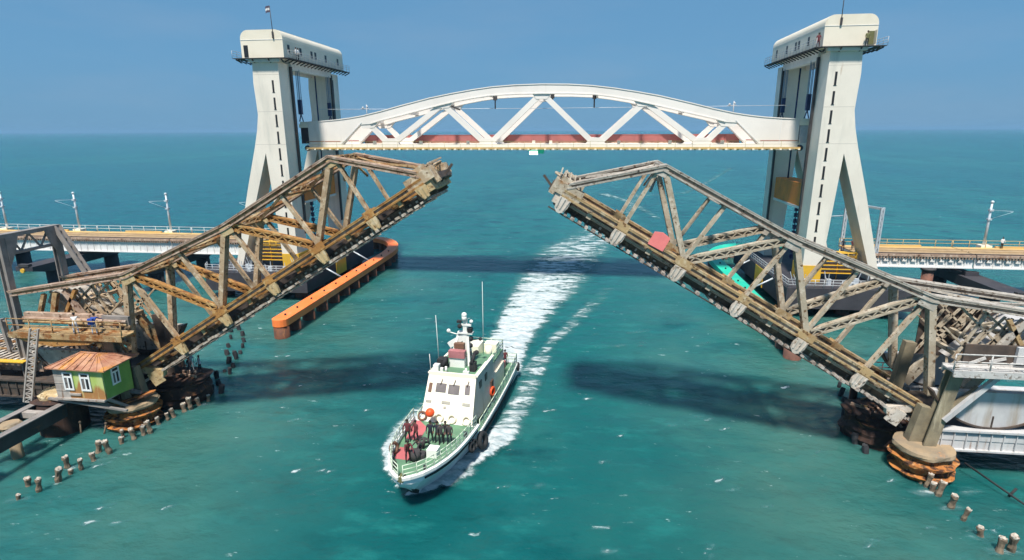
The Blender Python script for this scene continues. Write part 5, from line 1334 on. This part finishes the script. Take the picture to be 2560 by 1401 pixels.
# bow bulwark plating and rails
def brail(a0, a1, side, h_, base, step=.62, bars=3, r_=.034):
    mb = MB(); n = max(2, int((a1-a0)/step)); P_ = [Vector((side*(half(a0+(a1-a0)*k/n)-.06), a0+(a1-a0)*k/n, base(a0+(a1-a0)*k/n))) for k in range(n+1)]
    for k, p in enumerate(P_):
        mb.tube(p, p+ZH*h_, r_, n=5)
        if k < n:
            for b in range(bars): mb.tube(p+ZH*h_*(1-b/bars), P_[k+1]+ZH*h_*(1-b/bars), r_, n=5)
    mb.build('guard_rail', 'b_rail', bt)
brail(.12, 8.4, 1, .92, lambda a: sheer(a)+.08); brail(.12, 8.4, -1, .92, lambda a: sheer(a)+.08)
brail(9.2, 23.3, 1, 1.0, lambda a: 1.6, 1.05, 3, .04); brail(9.2, 23.3, -1, 1.0, lambda a: 1.6, 1.05, 3, .04)
tr_ = MB().rail([(-2.3, 23.45, 1.5), (2.3, 23.45, 1.5)], 1.0, .9, .04, 3); tr_.build('stern_rail', 'b_rail', bt)
MB().beam((-.2, .25, 2.8), (.2, .25, 2.8), .5, .35).build('bow_fairlead', 'c_olive', bt)
# wheelhouse: raked front, two storeys
zf, zr = 2.25, 5.45
def wedge(poly, x0, x1, name, mat):           # poly in (a, z)
    mb = MB(); n = len(poly)
    mb.v += [(x0, a, z) for a, z in poly]+[(x1, a, z) for a, z in poly]
    mb.f += [tuple(range(n)), tuple(range(2*n-1, n-1, -1))]+[(j, j+n, (j+1) % n+n, (j+1) % n) for j in range(n)]; mb.sm += [False]*(n+2)
    return mb.build(name, mat, bt)
wh = MB()
fr = [(-2.14, 8.62, zf), (2.14, 8.62, zf), (1.98, 10.45, zr), (-1.98, 10.45, zr)]; bk = [(-2.14, 15.6, 1.45), (2.14, 15.6, 1.45), (1.98, 15.6, 5.2), (-1.98, 15.6, 5.2)]
wh.v += fr+bk; wh.f += [(0, 1, 2, 3), (5, 4, 7, 6), (3, 2, 6, 7), (4, 0, 3, 7), (1, 5, 6, 2), (0, 4, 5, 1)]; wh.sm += [False]*6
wo_ = wh.build('wheelhouse', 'b_cream', bt)
for sx in (1, -1):
    sd_ = MB()
    k = len(sd_.v); sd_.v += [(sx*2.16, 8.75, zf+.02), (sx*2.16, 15.5, 1.5), (sx*2.005, 15.5, 5.14), (sx*2.005, 10.5, 5.38)]; sd_.f.append((k, k+1, k+2, k+3)); sd_.sm.append(False)
    sd_.build('side_plating', 'b_side', wo_)  # skin over the wall that carries the painted shade and the stains
def onfront(x, f):      # point on the raked front: f 0 bottom .. 1 top
    return Vector((x*(2.14+(1.98-2.14)*f), 8.62+1.83*f-.028, zf+(zr-zf)*f+.016))
def fpatch(x0, x1, f0, f1, name, mat, d=0.0):
    mb = MB(); nn = Vector((0, -.87, .5))
    A_ = [onfront(x0, f0), onfront(x1, f0), onfront(x1, f1), onfront(x0, f1)]
    mb.v += [p+nn*(.03+d) for p in A_]+[p-nn*.03 for p in A_]
    mb.f += [(0, 1, 2, 3), (7, 6, 5, 4), (0, 4, 5, 1), (1, 5, 6, 2), (2, 6, 7, 3), (3, 7, 4, 0)]; mb.sm += [False]*6
    return mb.build(name, mat, wo_)
fpatch(-.60, -.18, .64, .83, 'window', 'b_win'); fpatch(-.08, .37, .62, .82, 'window', 'b_win'); fpatch(.60, .80, .64, .84, 'window', 'b_win'); fpatch(-.90, -.77, .62, .82, 'window', 'ring_b')
fpatch(-.28, .06, .40, .46, 'vent', 'b_vent'); fpatch(-.92, -.70, .40, .45, 'vent', 'b_vent'); fpatch(.55, .85, .40, .46, 'vent', 'b_vent'); fpatch(-.18, -.08, .30, .35, 'emblem', 'b_vent')
wp = MB()
for x in (-.42, .12, .68): a = onfront(x, .80)+Vector((0, -.08, .05)); wp.tube(a, onfront(x+.06, .93)+Vector((0, -.08, .05)), .03, n=5)
wp.build('wipers', 'ring_b', wo_)
for sx in (1, -1):
    for a, z in ((11.4, 4.55), (13.0, 4.5)): MB().box(min(sx*1.98, sx*2.1), max(sx*1.98, sx*2.1), a-.28, a+.28, z-.28, z+.3).build('side_window', 'dark', wo_)
    MB().box(min(sx*1.98, sx*2.19), max(sx*1.98, sx*2.19), 14.2, 14.9, 1.6, 3.5).build('side_door', 'ring_b', wo_)
MB().box(-1.85, 1.85, 10.62, 15.5, 5.22, 5.5).build('roof_deck', 'b_deck', wo_)
cm = MB().box(-1.98, 1.98, 10.42, 10.58, 5.40, 5.72)
for sx in (1, -1): cm.beam((sx*1.93, 10.5, 5.55), (sx*1.93, 15.6, 5.4), .1, .32)
cm.build('coaming', 'b_cream', wo_)
for eq in (MB().box(-1.75, -1.3, 10.8, 11.3, 5.5, 6.1), MB().box(-1.2, -.95, 10.9, 11.1, 5.5, 5.85), MB().tube((-.7, 10.95, 5.5), (-.7, 10.95, 6.0), .1), MB().tube((1.0, 10.95, 5.5), (1.0, 10.95, 6.0), .09).box(.75, 1.25, 10.85, 11.1, 5.5, 5.75)): eq.build('roof_fitting', 'b_white', wo_)
for dkq in (MB().box(-1.7, -.95, 11.6, 12.3, 5.5, 6.3).tube((-1.1, 11.3, 5.9), (-.9, 11.8, 6.5), .16), MB().box(1.1, 1.6, 11.5, 12.0, 5.5, 6.3).tube((1.3, 11.5, 6.2), (1.4, 12.2, 7.0), .14).ball((1.5, 12.3, 6.9), .2)): dkq.build('search_light', 'rubber', wo_)
# mast with its red cabinet, radar and aerials
MB().box(-.85, .55, 12.0, 12.55, 6.35, 6.95).build('red_cabinet', 'b_box', bt)
MB().box(-.8, .5, 12.1, 12.9, 5.5, 6.34).build('mast_step', 'b_white', bt)
MB().box(-.55, .3, 12.6, 13.1, 6.95, 7.4).build('red_cabinet', 'ring_b', bt)
ms = MB()
for x in (-.95, .75): ms.beam((x, 12.6, 5.5), (x*.45+.15, 13.2, 8.2), .16, .2)
for x in (-.9, .75): ms.beam((x, 13.6, 5.5), (x*.4+.15, 13.3, 8.2), .12, .14)
ms.beam((.28, 13.2, 6.6), (.3, 13.2, 9.4), .42, .42, YH, .3, .3); ms.box(-.35, .95, 12.95, 13.45, 8.15, 8.3)
ms.beam((-1.15, 13.2, 7.0), (.2, 13.2, 7.9), .3, .5); ms.tube((-.2, 13.1, 8.0), (-1.1, 13.1, 8.2), .05, n=5).ball((-1.15, 13.1, 8.3), .17)
ms.build('mast', 'b_white', bt)
rd = MB().tube((.25, 13.1, 9.3), (.25, 13.1, 9.75), .24, .2, n=10).ball((.25, 13.1, 9.78), .23).box(-.05, .85, 13.0, 13.2, 8.85, 9.0).ball((.85, 13.1, 9.25), .16)
rd.build('radar', 'b_white', bt)
for rd2 in (MB().ball((-.1, 12.9, 8.85), .2), MB().ball((.75, 13.2, 7.7), .22), MB().ball((.72, 13.2, 7.1), .2), MB().box(.55, .9, 12.9, 13.3, 8.35, 8.7), MB().ball((1.45, 13.6, 7.6), .16).tube((.5, 13.3, 7.5), (1.4, 13.6, 7.6), .04, n=5), MB().box(-.35, 0, 12.9, 13.2, 9.1, 9.3), MB().box(.5, .8, 12.95, 13.2, 6.2, 6.6)): rd2.build('mast_lamp', 'rubber', bt)
MB().tube((-1.75, 12.2, 5.5), (-1.9, 12.2, 9.9), .035, .02, n=5).build('aerial', 'b_white', bt)
MB().tube((1.2, 15.3, 5.4), (1.2, 15.3, 12.1), .035, .018, n=5).build('aerial', 'b_white', bt)
MB().tube((-2.0, 10.9, 5.5), (-2.05, 10.9, 7.0), .025, n=5).build('aerial', 'b_white', bt)
# after house with green top
ah = MB().box(-1.75, 1.75, 15.62, 20.2, 1.45, 4.15); ah.build('after_house', 'b_side', bt)
MB().box(-1.7, 1.7, 15.7, 20.1, 4.15, 4.24).build('after_house_roof', 'b_deck', bt)
ar_ = MB().rail([(1.72, 15.8, 4.2), (1.72, 20.1, 4.2), (-1.72, 20.1, 4.2), (-1.72, 15.8, 4.2)], 1.0, 1.05, .04, 3); ar_.build('guard_rail', 'b_rail', bt)
MB().box(-1.0, .1, 17.4, 19.2, 4.24, 5.35).tube((.9, 18.0, 4.24), (.9, 18.0, 5.2), .32, n=12).box(.2, 1.4, 18.9, 19.9, 4.24, 5.1).build('funnel_casing', 'b_cream', bt)
MB().box(1.72, 1.95, 16.0, 19.6, 1.5, 3.3).build('stained_locker', 'ring_w', bt)
MB().box(-.4, 1.4, 21.2, 22.4, 1.45, 2.1).build('deck_locker', 'b_red', bt)
MB().box(.45, 1.2, 3.4, 4.15, FD(3.7)+.01, FD(3.7)+.6).build('deck_locker', 'b_white', bt)
cp = MB().tube((-.15, 2.9, 2.5), (-.15, 2.9, 3.2), .35, n=12).tube((-.6, 3.3, 2.6), (.4, 3.3, 2.6), .25, n=10).box(-.55, .35, 3.0, 3.7, 2.5, 2.8).tube((-.25, 4.5, 2.5), (-.1, 4.5, 3.3), .12).torus((-.35, 5.0, 2.75), (0, 0, 1), .3, .08)
cp.build('anchor_windlass', 'c_grey', bt)
for sx, a in ((1, 6.9), (-1, 6.7), (1, 1.6), (-1, 1.6)): MB().tube((sx*(half(a)-.35), a, FD(a)), (sx*(half(a)-.35), a, FD(a)+.45), .12, n=8).build('bollard', 'rubber', bt)

def onboat(mb, name, mat, p, label, cat, group=None):
    o = mb.build(name, mat); o.location = Bp(*p); o.rotation_euler = (0, 0, BA)
    return tag(o, label, cat, group)
GR = 'lifebuoys on the front of the wheelhouse'
for x, mat, lb in ((-.93, 'ring_b', 'dark brown lifebuoy at the left end of the row on the wheelhouse front'), (-.28, 'ring_w', 'cream lifebuoy beside the orange ball on the wheelhouse front'), (.22, 'ring_w', 'cream lifebuoy third from the left on the wheelhouse front'), (.78, 'ring_w', 'tan lifebuoy at the right end of the row on the wheelhouse front')):
    p = onfront(x, .10); n_ = Vector((0, -.87, .5))
    onboat(MB().torus((0, 0, 0), n_, .31, .085, 20, 8), 'lifebuoy', mat, tuple(p+n_*.12), lb, 'lifebuoy', GR)
onboat(MB().ball((0, 0, 0), .36, 14, 10), 'buoy_ball', 'ring_o', (-1.05, 8.05, 3.35), 'round orange ball buoy held up in front of the wheelhouse', 'buoy')
onboat(MB().torus((0, 0, 0), (1, -.2, 0), .34, .1), 'lifebuoy', 'ring_o', (2.25, 14.3, 2.6), 'orange red lifebuoy on the side of the wheelhouse', 'lifebuoy')
onboat(MB().torus((0, 0, 0), (1, -.3, .2), .34, .12), 'lifebuoy', 'ring_b', (-1.92, 3.3, 2.95), 'brown and white lifebuoy on the bow rail near the red deck panel', 'lifebuoy')
GT = 'tyre fenders along the hull'
for a, z, r_, lb in ((8.75, 1.1, .52, 'largest black tyre fender, hanging at the step of the hull'), (7.3, 1.55, .30, 'black tyre fender next to the step of the bow'), (6.75, 1.6, .30, 'black tyre fender hanging farthest forward on the bow')):
    onboat(MB().torus((0, 0, 0), (1, -.15, .25), r_, r_*.42, 18, 8), 'tyre_fender', 'rubber', (half(a)+.16 if a < 8.6 else half(a)+.3, a, z), lb, 'tyre', GT)
onboat(MB().torus((0, 0, 0), (1, .1, 0), .34, .13, 18, 8), 'tyre_fender', 'rubber', (half(23.2)+.12, 23.2, 1.2), 'black tyre fender at the stern quarter of the boat', 'tyre', GT)

def crew(x, a, z, face, h, top, legs, label, **kw):
    return person(Bp(x, a, z), face, h, top, legs, label, **kw)
dz = lambda a: FD(a)+.0
crew(-1.73, 5.24, dz(5.24), Fc+.1, 1.78, 'c_maroon', 'c_black', 'person in a maroon top standing farthest left on the foredeck', group=GB)
crew(-1.15, 5.42, dz(5.4), Fc-.5, 1.70, 'c_maroon', 'c_black', 'person in a maroon top standing on the foredeck, second from the left', group=GB)
crew(-.05, 5.5, dz(5.5), Fc+.1, 1.76, 'c_navy', 'c_black', 'person in dark clothes standing below the orange ball', group=GB)
crew(.45, 5.62, dz(5.6), Fc-.2, 1.72, 'c_navy', 'c_black', 'person in navy clothes standing right of the one below the orange ball', group=GB)
crew(.76, 5.50, dz(5.6), Fc+.3, 1.70, 'c_grey', 'c_black', 'person in a white cap and grey top in the foredeck line', hat='c_white', group=GB)
crew(1.05, 5.72, dz(5.7), Fc, 1.74, 'c_black', 'c_black', 'bareheaded person in black near the right end of the foredeck line', group=GB)
crew(1.36, 5.66, dz(5.7), Fc-.1, 1.68, 'c_grey', 'c_navy', 'person in a white cap at the right end of the foredeck line', hat='c_white', group=GB)
crew(-.55, 2.55, dz(2.6), Fc+.5, 1.74, 'c_maroon', 'c_black', 'person in a maroon top bending over the windlass at the bow', pose='lean', group=GB)
crew(-.1, 3.75, dz(3.7), Fc-.6, 1.72, 'c_grey', 'c_black', 'crouching person in grey behind the windlass at the bow', pose='crouch', group=GB)
crew(1.3, 22.6, 1.42, 0.4, 1.72, 'c_maroon', 'c_black', 'person in a dark maroon top on the after deck by the stern rail')

# people on the structures
person((-34.75, 40.15, 8.4), .6, 1.72, 'c_white', 'c_pale', 'person in white shirt and pale trousers leaning on the rusty walkway', pose='lean')
person((-33.1, 40.2, 8.4), .2, 1.72, 'c_blue', 'c_pale', 'person with a bright blue backpack on the rusty walkway', bag='c_blue', pose='lean')
GD = 'people standing on the left drum pier'
person((-29.9, 46.3, 2.3), Fc, 1.72, 'c_navy', 'c_navy', 'person in dark clothes on the dark drum behind the left leaf', group=GD)
person((-29.3, 46.9, 2.3), Fc-.6, 1.70, 'c_pale', 'c_navy', 'person in a pale blue shirt on the dark drum behind the left leaf', group=GD)
person((-30.4, 47.2, 2.3), Fc+.6, 1.74, 'c_pale', 'c_white', 'person in pale clothes beside the two on the left drum', group=GD)
GW = 'people on the machine house walkways'
person((-35.25, 84.2, 34.42), R(-90), 1.72, 'c_white', 'c_black', 'person in a white shirt nearer the front on the left tower walkway', group=GW)
person((-35.25, 84.85, 34.42), R(-100), 1.72, 'c_white', 'c_black', 'person in a white shirt farther back on the left tower walkway', group=GW)
person((35.3, 81.9, 34.42), R(150), 1.74, 'c_maroon', 'c_maroon', 'person in maroon at the inner corner of the right tower walkway')
person((40.7, 81.05, 34.42), R(180), 1.74, 'c_olive', 'c_black', 'person in olive clothes at the doorway of the right tower')
person((45.0, 89.6, 6.9), R(150), 1.74, 'c_navy', 'c_maroon', 'person in dark clothes on the viaduct seen through the legs of the right tower')
person((46.4, 89.8, 6.99), R(190), 1.72, 'c_maroon', 'c_grey', 'person in maroon on the viaduct beside the right tower leg')
person((68.8, 93.0, 7.02), R(180), 1.72, 'c_white', 'c_black', 'person in a white shirt beside the mast on the right viaduct')

# ------------------------------------------------------------------ haze over the far sea
hz = MB().box(-S_-200, S_+200, -320, S_+200, -6, 60)
hm = bpy.data.materials.new('haze_air'); hm.use_nodes = True
ht = hm.node_tree; ht.nodes.clear()
ho_ = ht.nodes.new('ShaderNodeOutputMaterial'); pv = ht.nodes.new('ShaderNodeVolumePrincipled')
pv.inputs['Color'].default_value = (0.30, 0.56, 0.80, 1); pv.inputs['Density'].default_value = 0.00012; pv.inputs['Anisotropy'].default_value = 0.0
ht.links.new(pv.outputs[0], ho_.inputs['Volume'])
hzo = hz.build('haze', hm); hzo['kind'] = 'stuff'; hzo['label'] = 'thin blue haze over the far sea'; hzo['category'] = 'haze'
